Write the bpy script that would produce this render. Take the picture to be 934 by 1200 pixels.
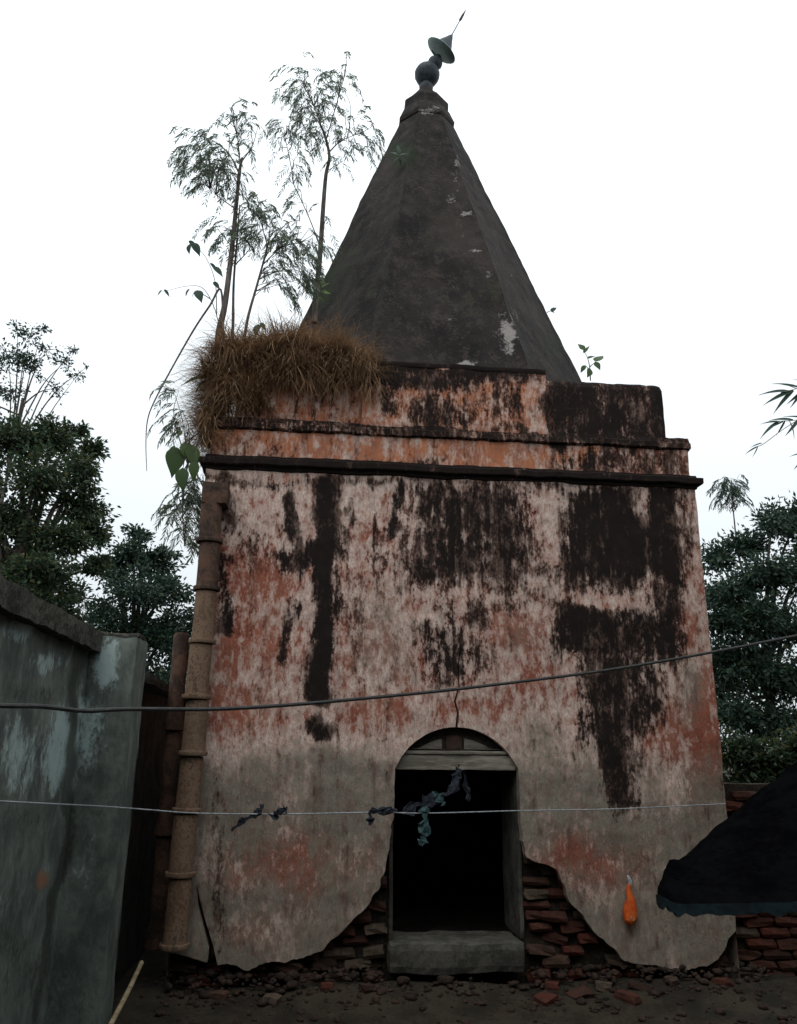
import bpy, bmesh, math, random
import numpy as np
from mathutils import Vector, Matrix
from mathutils.geometry import delaunay_2d_cdt
from mathutils import noise as mnoise

random.seed(7)
RNG = np.random.default_rng(7)
PI = math.pi
scene = bpy.context.scene
for o in list(bpy.data.objects):
    bpy.data.objects.remove(o)
C = scene.collection

# ------------------------------------------------------------------ camera
CAM = np.array([0.0, -6.2, 1.6])
PITCH, YAW, ROLL, F = 0.28700, 0.09828, 0.01076, 948.0
_f = np.array([math.sin(YAW)*math.cos(PITCH), math.cos(YAW)*math.cos(PITCH), math.sin(PITCH)])
_r = np.array([math.cos(YAW), -math.sin(YAW), 0.0])
_u = np.cross(_r, _f)
RGT = math.cos(ROLL)*_r + math.sin(ROLL)*_u
UPV = -math.sin(ROLL)*_r + math.cos(ROLL)*_u
cam_data = bpy.data.cameras.new('camera')
cam = bpy.data.objects.new('camera', cam_data)
C.objects.link(cam)
M = Matrix.Identity(4)
for i in range(3):
    M[i][0] = RGT[i]; M[i][1] = UPV[i]; M[i][2] = -_f[i]; M[i][3] = CAM[i]
cam.matrix_world = M
cam_data.sensor_fit = 'VERTICAL'
cam_data.sensor_height = 36.0
cam_data.lens = 36.0*F/1200.0
cam_data.clip_start = 0.05
cam_data.clip_end = 2000
scene.camera = cam

# ------------------------------------------------------------------ sky and sun
SUN_EL, SUN_AZ = math.radians(58), math.radians(205)
world = bpy.data.worlds.new('World')
scene.world = world
world.use_nodes = True
wn = world.node_tree; wn.nodes.clear()
out = wn.nodes.new('ShaderNodeOutputWorld')
bg = wn.nodes.new('ShaderNodeBackground'); bg.inputs['Strength'].default_value = 0.1
sky = wn.nodes.new('ShaderNodeTexSky'); sky.sky_type = 'NISHITA'; sky.sun_disc = False
sky.sun_elevation = SUN_EL; sky.sun_rotation = SUN_AZ
sky.air_density = 1.0; sky.dust_density = 5.0
# overcast deck: the cloud layer brightens evenly from horizon to zenith
geo = wn.nodes.new('ShaderNodeNewGeometry')
sep = wn.nodes.new('ShaderNodeSeparateXYZ')
tc = wn.nodes.new('ShaderNodeTexCoord')
wn.links.new(tc.outputs['Generated'], sep.inputs[0])
mx0 = wn.nodes.new('ShaderNodeMath'); mx0.operation = 'MAXIMUM'; mx0.inputs[1].default_value = 0.0
wn.links.new(sep.outputs['Z'], mx0.inputs[0])
ml = wn.nodes.new('ShaderNodeMath'); ml.operation = 'MULTIPLY_ADD'
ml.inputs[1].default_value = 10.0; ml.inputs[2].default_value = 7.4
wn.links.new(mx0.outputs[0], ml.inputs[0])
vm = wn.nodes.new('ShaderNodeVectorMath'); vm.operation = 'SCALE'
vm.inputs[0].default_value = (0.93, 1.0, 1.04)
wn.links.new(ml.outputs[0], vm.inputs['Scale'])
mixw = wn.nodes.new('ShaderNodeMix'); mixw.data_type = 'RGBA'
mixw.inputs['Factor'].default_value = 0.90
wn.links.new(sky.outputs[0], mixw.inputs['A'])
wn.links.new(vm.outputs[0], mixw.inputs['B'])
wn.links.new(mixw.outputs['Result'], bg.inputs['Color'])
wn.links.new(bg.outputs[0], out.inputs['Surface'])

sl = bpy.data.lights.new('sun', 'SUN'); sl.energy = 0.5; sl.angle = math.radians(40); sl.color = (1.0, 0.96, 0.9)
sun = bpy.data.objects.new('sun', sl); C.objects.link(sun)
sd = Vector((math.sin(SUN_AZ)*math.cos(SUN_EL), math.cos(SUN_AZ)*math.cos(SUN_EL), math.sin(SUN_EL)))
sun.rotation_euler = (-sd).to_track_quat('-Z', 'Y').to_euler()
sun.location = (0, -20, 30)

vs = scene.view_settings
vs.view_transform = 'Standard'; vs.look = 'None'; vs.gamma = 1.0; vs.exposure = 0.12
vs.use_curve_mapping = False
scene.render.resolution_x = 797; scene.render.resolution_y = 1024

# ------------------------------------------------------------------ helpers
def ray(px, py):
    """direction of the photo pixel (934 x 1200)"""
    return _f*F + RGT*(px-467) - UPV*(py-600)

def at(px, py, Y=0.0):
    d = ray(px, py); t = (Y-CAM[1])/d[1]
    return CAM + d*t

def at_x(px, py, X):
    d = ray(px, py); t = (X-CAM[0])/d[0]
    return CAM + d*t

def to_px(x, y, z):
    v = np.stack([np.asarray(x, float)-CAM[0], np.asarray(y, float)-CAM[1]+0*np.asarray(x, float), np.asarray(z, float)-CAM[2]], -1)
    c = v@_f
    return 467+F*(v@RGT)/c, 600-F*(v@UPV)/c

def props(o, label=None, cat=None, group=None, kind=None):
    if label: o['label'] = label
    if cat: o['category'] = cat
    if group: o['group'] = group
    if kind: o['kind'] = kind
    return o

def thing(name, label, cat, loc=(0, 0, 0), group=None, kind=None):
    o = bpy.data.objects.new(name, None); C.objects.link(o)
    o.empty_display_size = 0.1
    o.location = loc
    o['wl'] = tuple(float(a) for a in loc)
    return props(o, label, cat, group, kind)

WL = {}
def wloc(o):
    p = Vector((0, 0, 0))
    while o is not None:
        p += Vector(o.location); o = o.parent
    return p

def mesh_obj(name, verts, faces, mat, parent=None, smooth=False, loc=None, attrs=None):
    """one mesh object; verts in world coordinates, origin moved to loc (default: the parent's origin)"""
    verts = np.asarray(verts, float).reshape(-1, 3)
    base = np.array(wloc(parent)) if parent is not None else np.zeros(3)
    org = np.array(loc, float) if loc is not None else base
    me = bpy.data.meshes.new(name)
    if isinstance(faces, np.ndarray) and faces.ndim == 2:
        n, k = faces.shape
        v = verts-org
        me.vertices.add(len(v)); me.vertices.foreach_set('co', v.ravel().astype(np.float32))
        me.loops.add(n*k); me.loops.foreach_set('vertex_index', faces.ravel().astype(np.int32))
        me.polygons.add(n); me.polygons.foreach_set('loop_start', np.arange(0, n*k, k, dtype=np.int32))
        me.update(calc_edges=True)
    else:
        me.from_pydata((verts-org).tolist(), [], [list(map(int, f)) for f in faces])
    me.validate()
    if attrs:
        for k, a in attrs.items():
            at_ = me.attributes.new(k, 'FLOAT', 'POINT')
            at_.data.foreach_set('value', np.asarray(a, np.float32))
    if smooth:
        me.polygons.foreach_set('use_smooth', [True]*len(me.polygons))
        me.set_sharp_from_angle(angle=math.radians(42))
    if mat: me.materials.append(mat)
    o = bpy.data.objects.new(name, me); C.objects.link(o)
    if parent is not None: o.parent = parent
    o.location = Vector(org-base)
    return o

def box_vf(c, s):
    x, y, z = c; a, b, h = s[0]/2, s[1]/2, s[2]/2
    v = [(x-a, y-b, z-h), (x+a, y-b, z-h), (x+a, y+b, z-h), (x-a, y+b, z-h), (x-a, y-b, z+h), (x+a, y-b, z+h), (x+a, y+b, z+h), (x-a, y+b, z+h)]
    f = [(0, 3, 2, 1), (4, 5, 6, 7), (0, 1, 5, 4), (1, 2, 6, 5), (2, 3, 7, 6), (3, 0, 4, 7)]
    return v, f

def rough_box(c, s, cell=0.06, amp=0.008, freq=4.0, seed=0.0, bevel=0.012, taper=0.0):
    """a subdivided, slightly rounded and uneven block"""
    bm = bmesh.new()
    n = [max(2, int(s[i]/cell)) for i in range(3)]
    vid = {}
    def V(i, j, k):
        key = (i, j, k)
        if key not in vid:
            p = Vector(((i/n[0]-.5)*s[0], (j/n[1]-.5)*s[1], (k/n[2]-.5)*s[2]))
            q = Vector(p)
            for a in range(3):
                lim = s[a]/2-bevel
                q[a] = max(-lim, min(lim, q[a]))
            d = p-q
            if d.length > 1e-9 and sum(1 for a in range(3) if abs(d[a]) > 1e-9) > 1:
                p = q+d.normalized()*bevel
            w = Vector(c)+p
            nz = mnoise.noise_vector(w*freq+Vector((seed, seed*2, -seed)))
            nz2 = mnoise.noise_vector(w*freq*4+Vector((seed, 5, seed)))
            w = w + nz*amp + nz2*amp*0.5
            vid[key] = bm.verts.new(w)
        return vid[key]
    def quad(f):
        bm.faces.new(f)
    for i in range(n[0]):
        for j in range(n[1]):
            quad([V(i, j, 0), V(i, j+1, 0), V(i+1, j+1, 0), V(i+1, j, 0)])
            quad([V(i, j, n[2]), V(i+1, j, n[2]), V(i+1, j+1, n[2]), V(i, j+1, n[2])])
    for i in range(n[0]):
        for k in range(n[2]):
            quad([V(i, 0, k), V(i+1, 0, k), V(i+1, 0, k+1), V(i, 0, k+1)])
            quad([V(i, n[1], k), V(i, n[1], k+1), V(i+1, n[1], k+1), V(i+1, n[1], k)])
    for j in range(n[1]):
        for k in range(n[2]):
            quad([V(0, j, k), V(0, j, k+1), V(0, j+1, k+1), V(0, j+1, k)])
            quad([V(n[0], j, k), V(n[0], j+1, k), V(n[0], j+1, k+1), V(n[0], j, k+1)])
    bm.verts.index_update()
    v = [tuple(x.co) for x in bm.verts]; f = [tuple(x.index for x in fc.verts) for fc in bm.faces]
    bm.free()
    return v, f

def tube_vf(pts, rad, seg=8, cap=True):
    pts = [Vector(p) for p in pts]
    n = len(pts)
    if not hasattr(rad, '__len__'): rad = [rad]*n
    v = []; f = []
    prev = None
    for i, p in enumerate(pts):
        t = (pts[min(i+1, n-1)]-pts[max(i-1, 0)])
        if t.length < 1e-9: t = Vector((0, 0, 1))
        t.normalize()
        if prev is None:
            a = Vector((0, 0, 1)) if abs(t.z) < .9 else Vector((1, 0, 0))
            nrm = t.cross(a).normalized()
        else:
            nrm = (prev-t*prev.dot(t)).normalized()
        prev = nrm; b = t.cross(nrm)
        for k in range(seg):
            an = 2*PI*k/seg
            v.append(tuple(p+(nrm*math.cos(an)+b*math.sin(an))*rad[i]))
    for i in range(n-1):
        for k in range(seg):
            k2 = (k+1) % seg
            f.append((i*seg+k, i*seg+k2, (i+1)*seg+k2, (i+1)*seg+k))
    if cap:
        f.append(tuple(range(seg-1, -1, -1))); f.append(tuple((n-1)*seg+k for k in range(seg)))
    return v, f

def lathe_vf(prof, base, axis=(0, 0, 1), seg=20):
    """prof: (radius, distance along axis)"""
    ax = Vector(axis).normalized(); a = Vector((0, 1, 0)) if abs(ax.y) < .9 else Vector((1, 0, 0))
    e1 = ax.cross(a).normalized(); e2 = ax.cross(e1)
    v = []; f = []
    B = Vector(base)
    for r, h in prof:
        for k in range(seg):
            an = 2*PI*k/seg
            v.append(tuple(B+ax*h+(e1*math.cos(an)+e2*math.sin(an))*r))
    for i in range(len(prof)-1):
        for k in range(seg):
            k2 = (k+1) % seg
            f.append((i*seg+k, i*seg+k2, (i+1)*seg+k2, (i+1)*seg+k))
    f.append(tuple(range(seg-1, -1, -1))); f.append(tuple((len(prof)-1)*seg+k for k in range(seg)))
    return v, f

def join(parts):
    V = []; Fc = []
    for v, f in parts:
        o = len(V); V += [tuple(p) for p in v]; Fc += [tuple(i+o for i in q) for q in f]
    return V, Fc

def spline(pts, n=8):
    """Catmull-Rom through 3-D points"""
    P = [Vector(p) for p in pts]; P = [P[0]*2-P[1]]+P+[P[-1]*2-P[-2]]
    out = []
    for i in range(1, len(P)-2):
        for k in range(n):
            t = k/n; a, b, c, d = P[i-1], P[i], P[i+1], P[i+2]
            out.append(.5*((2*b)+(c-a)*t+(2*a-5*b+4*c-d)*t*t+(3*b-a-3*c+d)*t**3))
    out.append(P[-2])
    return out

# ------------------------------------------------------------------ materials
class NT:
    def __init__(s, name):
        s.m = bpy.data.materials.new(name); s.m.use_nodes = True
        s.t = s.m.node_tree; s.t.nodes.clear()
        s.out = s.t.nodes.new('ShaderNodeOutputMaterial')
        s.tc = s.t.nodes.new('ShaderNodeTexCoord')
    def put(s, sock, val):
        if isinstance(val, bpy.types.NodeSocket): s.t.links.new(val, sock)
        elif val is not None:
            if hasattr(val, '__len__') and len(val) == 3 and sock.type == 'RGBA': val = (*val, 1)
            sock.default_value = val
    def noise(s, scale, detail=6, rough=.6, stretch=(1, 1, 1), dist=0.0, off=(0, 0, 0)):
        mp = s.t.nodes.new('ShaderNodeMapping'); mp.inputs['Scale'].default_value = stretch; mp.inputs['Location'].default_value = off
        s.t.links.new(s.tc.outputs['Object'], mp.inputs[0])
        n = s.t.nodes.new('ShaderNodeTexNoise'); n.inputs['Scale'].default_value = scale
        n.inputs['Detail'].default_value = detail; n.inputs['Roughness'].default_value = rough; n.inputs['Distortion'].default_value = dist
        s.t.links.new(mp.outputs[0], n.inputs[0]); return n.outputs[0]
    def attr(s, name):
        a = s.t.nodes.new('ShaderNodeAttribute'); a.attribute_name = name; return a.outputs['Fac']
    def math(s, op, a, b=0.0, c=0.0):
        n = s.t.nodes.new('ShaderNodeMath'); n.operation = op
        for i, x in enumerate((a, b, c)): s.put(n.inputs[i], x)
        return n.outputs[0]
    def ramp(s, x, a, b, smooth=True):
        n = s.t.nodes.new('ShaderNodeMapRange'); n.interpolation_type = 'SMOOTHSTEP' if smooth else 'LINEAR'
        s.put(n.inputs['Value'], x); n.inputs['From Min'].default_value = a; n.inputs['From Max'].default_value = b
        return n.outputs['Result']
    def mix(s, f, a, b, mode='MIX'):
        n = s.t.nodes.new('ShaderNodeMix'); n.data_type = 'RGBA'; n.blend_type = mode
        s.put(n.inputs['Factor'], f); s.put(n.inputs['A'], a); s.put(n.inputs['B'], b)
        return n.outputs['Result']
    def rand(s):
        return s.t.nodes.new('ShaderNodeObjectInfo').outputs['Random']
    def bump(s, h, strength=.4, dist=.02):
        n = s.t.nodes.new('ShaderNodeBump'); n.inputs['Strength'].default_value = strength; n.inputs['Distance'].default_value = dist
        s.put(n.inputs['Height'], h); return n.outputs[0]
    def finish(s, col, rough=.9, bump=None, spec=.2, metal=0.0, transl=None):
        p = s.t.nodes.new('ShaderNodeBsdfPrincipled')
        s.put(p.inputs['Base Color'], col); s.put(p.inputs['Roughness'], rough)
        p.inputs['Specular IOR Level'].default_value = spec; p.inputs['Metallic'].default_value = metal
        if bump is not None: s.put(p.inputs['Normal'], bump)
        o = p.outputs[0]
        if transl is not None:
            tr = s.t.nodes.new('ShaderNodeBsdfTranslucent'); s.put(tr.inputs['Color'], col)
            mxs = s.t.nodes.new('ShaderNodeMixShader'); mxs.inputs[0].default_value = transl
            s.t.links.new(o, mxs.inputs[1]); s.t.links.new(tr.outputs[0], mxs.inputs[2]); o = mxs.outputs[0]
        s.t.links.new(o, s.out.inputs[0]); return s.m

def mat_plaster():
    s = NT('limewashed_plaster')
    n1 = s.noise(2.4, 9, .68, (1, 1, .5)); n2 = s.noise(19, 7, .68, (1, 1, .48)); n3 = s.noise(5, 8, .7, (1, 1, .5), off=(4, 2, 9))
    n4 = s.noise(55, 5, .7, (1, 1, .55)); n5 = s.noise(8, 7, .7, (1.7, 1, .14), off=(8, 3, 1)); n6 = s.noise(9, 6, .65, (1, 1, .7), off=(1, 6, 3))
    C5 = lambda n: s.math('SUBTRACT', n, .5)
    mo, rd, gr, ov = s.attr('mould'), s.attr('red'), s.attr('grey'), s.attr('ochre')
    # wash: pale flakes over a red undercoat
    t = s.math('MULTIPLY_ADD', C5(n3), 2.0, rd)
    t = s.math('MULTIPLY_ADD', C5(n2), 2.6, t)
    t = s.math('MULTIPLY_ADD', C5(n4), 2.0, t)
    red = s.mix(s.ramp(n1, .3, .7), (.22, .062, .038), (.31, .118, .076))
    red = s.mix(s.ramp(ov, .2, .8), red, s.mix(s.ramp(n6, .3, .7), (.42, .155, .075), (.27, .11, .07)))
    pale = s.mix(s.ramp(n4, .32, .68), (.40, .25, .20), (.68, .57, .50))
    col = s.mix(s.ramp(t, .12, .80), pale, red)
    g = s.math('MULTIPLY_ADD', C5(n1), 1.8, gr)
    g = s.math('MULTIPLY_ADD', C5(n2), 1.6, g)
    g = s.math('MULTIPLY_ADD', C5(n4), 1.2, g)
    greycol = s.mix(s.ramp(n2, .30, .70), (.100, .091, .070), (.26, .235, .185))  # grey wash, toned down further to stand in for shade at the base
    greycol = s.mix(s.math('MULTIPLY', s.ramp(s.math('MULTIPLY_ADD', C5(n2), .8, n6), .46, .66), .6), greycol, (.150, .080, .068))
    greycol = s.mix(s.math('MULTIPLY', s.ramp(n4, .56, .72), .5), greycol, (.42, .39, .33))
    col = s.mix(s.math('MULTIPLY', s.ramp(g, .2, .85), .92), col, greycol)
    # soot and rain streaks all over
    st = s.math('MULTIPLY_ADD', C5(n5), 1.2, s.math('MULTIPLY', C5(n6), .9))
    col = s.mix(s.math('MULTIPLY', s.ramp(st, .0, .34), .55), col, (.075, .045, .035))
    # brown algae film, then black mould in its thickest places
    ms = s.math('MULTIPLY_ADD', C5(n1), 1.6, s.math('MULTIPLY', mo, 1.5))
    ms = s.math('MULTIPLY_ADD', C5(n4), 1.3, ms)
    ms = s.math('MULTIPLY_ADD', C5(n6), .8, ms)
    ms = s.math('MULTIPLY_ADD', C5(n5), 2.0, ms)
    ms = s.math('MULTIPLY_ADD', C5(n2), 2.0, ms)
    col = s.mix(s.math('MULTIPLY', s.ramp(ms, .26, .90), .90), col, s.mix(s.ramp(n6, .35, .65), (.038, .021, .016), (.075, .038, .028)))
    m = s.math('MULTIPLY_ADD', C5(n3), 1.6, s.math('MULTIPLY', mo, 1.25))
    m = s.math('MULTIPLY_ADD', C5(n2), 2.0, m)
    m = s.math('MULTIPLY_ADD', C5(n5), 1.9, m)
    m = s.math('MULTIPLY_ADD', C5(n4), 1.8, m)
    col = s.mix(s.math('MULTIPLY', s.ramp(m, .44, 1.02), .95), col, (.011, .009, .008))
    h = s.math('ADD', s.math('MULTIPLY', n2, .7), s.math('MULTIPLY', n4, .5))
    h = s.math('MULTIPLY_ADD', s.ramp(t, .3, .7), -.2, h)
    return s.finish(col, .93, s.bump(h, .7, .022), .12)

def mat_spire():
    s = NT('weathered_spire_render')
    n1 = s.noise(1.7, 9, .68, (1, 1, .6)); n2 = s.noise(9, 8, .7, (1, 1, .7)); n3 = s.noise(40, 5, .7)
    wh, gn = s.attr('white'), s.attr('moss')
    col = s.mix(s.ramp(n1, .35, .68), (.012, .0105, .010), (.036, .029, .026))
    col = s.mix(s.math('MULTIPLY', s.ramp(s.math('MULTIPLY_ADD', s.math('SUBTRACT', n3, .5), .8, n2), .46, .70), .6), col, (.066, .051, .045))
    g = s.math('MULTIPLY_ADD', s.math('SUBTRACT', n2, .5), 1.4, gn)
    col = s.mix(s.math('MULTIPLY', s.ramp(g, .3, .8), .8), col, (.020, .030, .014))
    w = s.math('MULTIPLY_ADD', s.math('SUBTRACT', n2, .5), 1.5, wh)
    w = s.math('MULTIPLY_ADD', s.math('SUBTRACT', n3, .5), .9, w)
    col = s.mix(s.math('MULTIPLY', s.ramp(w, .5, .8), .85), col, (.30, .27, .255))
    h = s.math('ADD', s.math('MULTIPLY', n2, .6), s.math('MULTIPLY', n3, .4))
    return s.finish(col, .92, s.bump(h, .6, .03), .15)

def mat_brick():
    s = NT('old_brick')
    n1 = s.noise(14, 6, .7); n2 = s.noise(50, 4, .7)
    r = s.rand()
    col = s.mix(r, (.085, .026, .018), (.045, .025, .019))
    col = s.mix(s.ramp(s.math('FRACT', s.math('MULTIPLY', r, 7.3)), .5, .95), col, (.085, .062, .046))
    col = s.mix(s.math('MULTIPLY', s.ramp(n1, .42, .68), .7), col, (.026, .021, .016))
    return s.finish(col, .95, s.bump(s.math('ADD', n1, n2), .6, .01), .1)

def mat_simple(name, a, b, scale=6, rough=.9, bump=.4, dist=.01, stretch=(1, 1, 1), spec=.2, metal=0., lo=.35, hi=.65, transl=None, fine=40):
    s = NT(name)
    n1 = s.noise(scale, 7, .65, stretch); n2 = s.noise(fine, 4, .7, stretch)
    col = s.mix(s.ramp(s.math('MULTIPLY_ADD', s.math('SUBTRACT', n2, .5), .5, n1), lo, hi), a, b)
    return s.finish(col, rough, s.bump(s.math('ADD', n1, s.math('MULTIPLY', n2, .5)), bump, dist), spec, metal, transl)

def mat_leaf(name, a, b, c=None, transl=.3, rough=.55):
    s = NT(name)
    v = s.attr('var')
    col = s.mix(v, a, b)
    if c: col = s.mix(s.ramp(v, .86, .95), col, c)
    return s.finish(col, rough, None, .25, 0., transl)

def mat_housewall():
    s = NT('mossy_teal_limewash')
    n1 = s.noise(1.4, 9, .68, (1, 1, .6)); n2 = s.noise(6, 8, .7, (1, 1, .6), off=(3, 1, 7)); n3 = s.noise(42, 5, .7, (1, 1, .6))
    pl = s.attr('pale')
    col = s.mix(s.ramp(n2, .35, .68), (.070, .082, .074), (.175, .195, .172))
    p = s.math('MULTIPLY_ADD', s.math('SUBTRACT', n1, .5), 1.8, pl); p = s.math('MULTIPLY_ADD', s.math('SUBTRACT', n2, .5), 2.0, p); p = s.math('MULTIPLY_ADD', s.math('SUBTRACT', n3, .5), 1.2, p)
    col = s.mix(s.ramp(p, .38, .86), col, s.mix(n2, (.22, .32, .31), (.42, .49, .47)))
    d = s.math('MULTIPLY_ADD', s.math('SUBTRACT', n3, .5), 1.2, s.math('MULTIPLY_ADD', s.math('SUBTRACT', n2, .5), 1.8, s.attr('mould'))); d = s.math('MULTIPLY_ADD', s.math('SUBTRACT', n1, .5), .8, d)
    col = s.mix(s.math('MULTIPLY', s.ramp(d, .3, .9), .85), col, (.032, .036, .028))
    o = s.math('MULTIPLY_ADD', s.math('SUBTRACT', n2, .5), 1.2, s.attr('ochre'))
    col = s.mix(s.math('MULTIPLY', s.ramp(o, .5, .75), .7), col, (.27, .12, .06))
    return s.finish(col, .92, s.bump(s.math('ADD', n2, s.math('MULTIPLY', n3, .5)), .5, .015), .15)

MT = {}
MT['plaster'] = mat_plaster(); MT['spire'] = mat_spire(); MT['brick'] = mat_brick(); MT['house'] = mat_housewall()
MT['mortar'] = mat_simple('crumbling_mortar', (.016, .013, .010), (.045, .034, .025), 9, .97, .8, .03)
MT['rubble'] = mat_simple('brick_rubble', (.014, .011, .008), (.045, .026, .019), 5, .95, .5, .01)
MT['soil'] = mat_simple('trodden_soil', (.015, .012, .008), (.036, .028, .019), 3.0, .97, .7, .03)
MT['stone'] = mat_simple('worn_sill_stone', (.034, .033, .028), (.085, .080, .068), 6, .85, .5, .012)
MT['dark_plaster'] = mat_simple('dark_inner_plaster', (.03, .026, .022), (.07, .06, .05), 5, .95, .4, .01)  # evenly dark plaster for chamber, soffit, tympanum and shed wall
def mat_pipe():
    s = NT('terracotta_pipe')
    n1 = s.noise(6, 7, .7, (1, 1, .5)); n2 = s.noise(38, 5, .7); r = s.rand()
    c = s.mix(s.ramp(s.math('MULTIPLY_ADD', s.math('SUBTRACT', n2, .5), .8, n1), .36, .64), (.10, .062, .040), (.24, .155, .105))
    c = s.mix(s.math('MULTIPLY', r, .6), c, s.mix(n1, (.16, .085, .058), (.13, .115, .085)))
    c = s.mix(s.math('MULTIPLY', s.ramp(s.math('ADD', n1, s.math('MULTIPLY', s.math('SUBTRACT', n2, .5), .9)), .52, .66), .75), c, (.035, .028, .022))
    return s.finish(c, .9, s.bump(s.math('ADD', n1, n2), .5, .01), .12)
MT['terracotta'] = mat_pipe()
MT['dark_clay'] = mat_simple('dark_brown_clay', (.03, .022, .018), (.10, .055, .038), 6, .9, .4, .008)  # darker clay for the top segments, pipe head and rear pipe
MT['coping'] = mat_simple('mossy_coping', (.026, .027, .022), (.085, .080, .066), 5, .93, .7, .02)
MT['door_wood'] = mat_simple('grey_weathered_wood', (.12, .105, .085), (.26, .23, .19), 5, .85, .5, .01, (.2, 1, 1.6))
MT['metal'] = mat_simple('verdigris_metal', (.012, .018, .026), (.040, .055, .062), 14, .6, .3, .005, spec=.4, metal=.3)
MT['dish'] = mat_simple('pale_verdigris', (.20, .30, .28), (.34, .42, .39), 14, .6, .3, .005)
MT['bark'] = mat_simple('grey_bark', (.060, .048, .042), (.14, .115, .10), 20, .95, .7, .01, (1, 1, .3))
MT['cable'] = mat_simple('black_cable', (.03, .03, .03), (.055, .052, .05), 30, .6, .1, .002)
MT['rope'] = mat_simple('pale_nylon_rope', (.18, .19, .20), (.34, .36, .37), 60, .7, .4, .002)
MT['rag'] = mat_simple('dark_rag', (.010, .012, .017), (.032, .037, .048), 20, .95, .4, .004)
MT['teal_rag'] = mat_simple('teal_rag', (.022, .046, .052), (.06, .105, .11), 20, .95, .4, .004)
MT['tarp'] = mat_simple('black_tarpaulin', (.0016, .0016, .002), (.0035, .0035, .004), 8, 1.0, .5, .01, spec=.0)
MT['tarp_hem'] = mat_simple('teal_tarpaulin_hem', (.002, .004, .005), (.006, .016, .020), 5, .9, .3, .006)
MT['bamboo'] = mat_simple('bamboo', (.16, .12, .07), (.30, .24, .15), 10, .7, .3, .004, (1, 1, .2))
MT['orange'] = mat_simple('orange_cloth', (.42, .06, .010), (.52, .11, .02), 14, .8, .3, .004)
MT['orange_pale'] = mat_simple('faded_orange_cloth', (.45, .15, .07), (.55, .26, .15), 14, .8, .3, .004)
MT['iron'] = mat_simple('rusty_iron', (.05, .03, .02), (.10, .06, .04), 30, .7, .3, .003)
MT['grass'] = mat_leaf('dry_grass', (.12, .066, .034), (.40, .25, .14), (.52, .42, .29), .3, .8)
MT['leaf_neem'] = mat_leaf('neem_leaves', (.10, .14, .105), (.18, .22, .155), (.24, .25, .14), .5)
MT['leaf_dark'] = mat_leaf('dark_tree_leaves', (.022, .045, .026), (.060, .090, .040), (.11, .105, .035), .25)
MT['leaf_blue'] = mat_leaf('blue_green_leaves', (.020, .045, .034), (.050, .085, .055), (.075, .10, .05), .25)
MT['leaf_big'] = mat_leaf('broad_leaves', (.045, .085, .030), (.10, .15, .05), None, .35, .45)
MT['leaf_lime'] = mat_leaf('fresh_green_leaves', (.10, .16, .03), (.17, .24, .05), None, .35, .5)
MT['shutter'] = mat_simple('faded_blue_wood', (.05, .08, .09), (.09, .12, .13), 6, .8, .3, .006)
MT['tile'] = mat_simple('weathered_roof_tile', (.10, .05, .035), (.18, .10, .07), 6, .9, .5, .01)

# ------------------------------------------------------------------ ground
def ground_h(x, y):
    p = Vector((x, y, 0))
    h = .03*mnoise.noise(p*.9)+.018*mnoise.noise(p*3.1)+.012*mnoise.noise(p*9)
    d = max(0.0, 1-abs(y+.05)/.9) if y < .3 else 0
    if -1.2 < x < 3.6: h += .10*d*d
    return h-.02
gx = np.unique(np.concatenate([np.linspace(-400, -8, 20), np.arange(-8, 8, .09), np.linspace(8, 400, 20)]))
gy = np.unique(np.concatenate([np.linspace(-400, -7, 20), np.arange(-7, 1.2, .09), np.linspace(1.2, 12, 30), np.linspace(12, 400, 20)]))
gv = []; gf = []
for j, y in enumerate(gy):
    for i, x in enumerate(gx):
        gv.append((x, y, ground_h(x, y) if abs(x) < 10 and -8 < y < 12 else -.02))
nx = len(gx)
for j in range(len(gy)-1):
    for i in range(nx-1):
        gf.append((j*nx+i, j*nx+i+1, (j+1)*nx+i+1, (j+1)*nx+i))
props(mesh_obj('ground', gv, np.array(gf), MT['soil'], None, True), 'bare dark brown soil of the yard', 'ground', None, 'structure')

# ------------------------------------------------------------------ temple
XL, XR, XC, YC = -0.93, 3.12, 1.095, 2.0
DEP = 4.0
ZW = 3.76
temple = thing('temple', 'old square temple of stained pink plaster with dark octagonal spire', 'temple', (XC, YC, 0))

# ---- where mould, red undercoat and grey wash lie on the front (photo pixels -> facade coordinates)
def seg_dist(X, Y, a, b):
    ax, ay = a; bx_, by_ = b; dx, dy = bx_-ax, by_-ay
    t = np.clip(((X-ax)*dx+(Y-ay)*dy)/(dx*dx+dy*dy+1e-9), 0, 1)
    return np.hypot(X-ax-t*dx, Y-ay-t*dy)
def sstep(x, a, b):
    t = np.clip((x-a)/(b-a), 0, 1); return t*t*(3-2*t)
def shape(X, Y, s):
    k = s[0]
    if k == 'e':
        _, cx, cy, rx, ry, st = s
        d = np.hypot((X-cx)/rx, (Y-cy)/ry); return st*(1-sstep(d, .25, 1.55))
    if k == 'l':
        _, pts, w, st = s
        d = np.min([seg_dist(X, Y, pts[i], pts[i+1]) for i in range(len(pts)-1)], axis=0)
        return st*(1-sstep(d, w*.3, w*1.9))
    if k == 'r':
        _, x0, y0, x1, y1, soft, st = s
        d = np.maximum(np.maximum(x0-X, X-x1), np.maximum(y0-Y, Y-y1)); return st*(1-sstep(d, -soft*1.6, soft*1.6))
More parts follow.
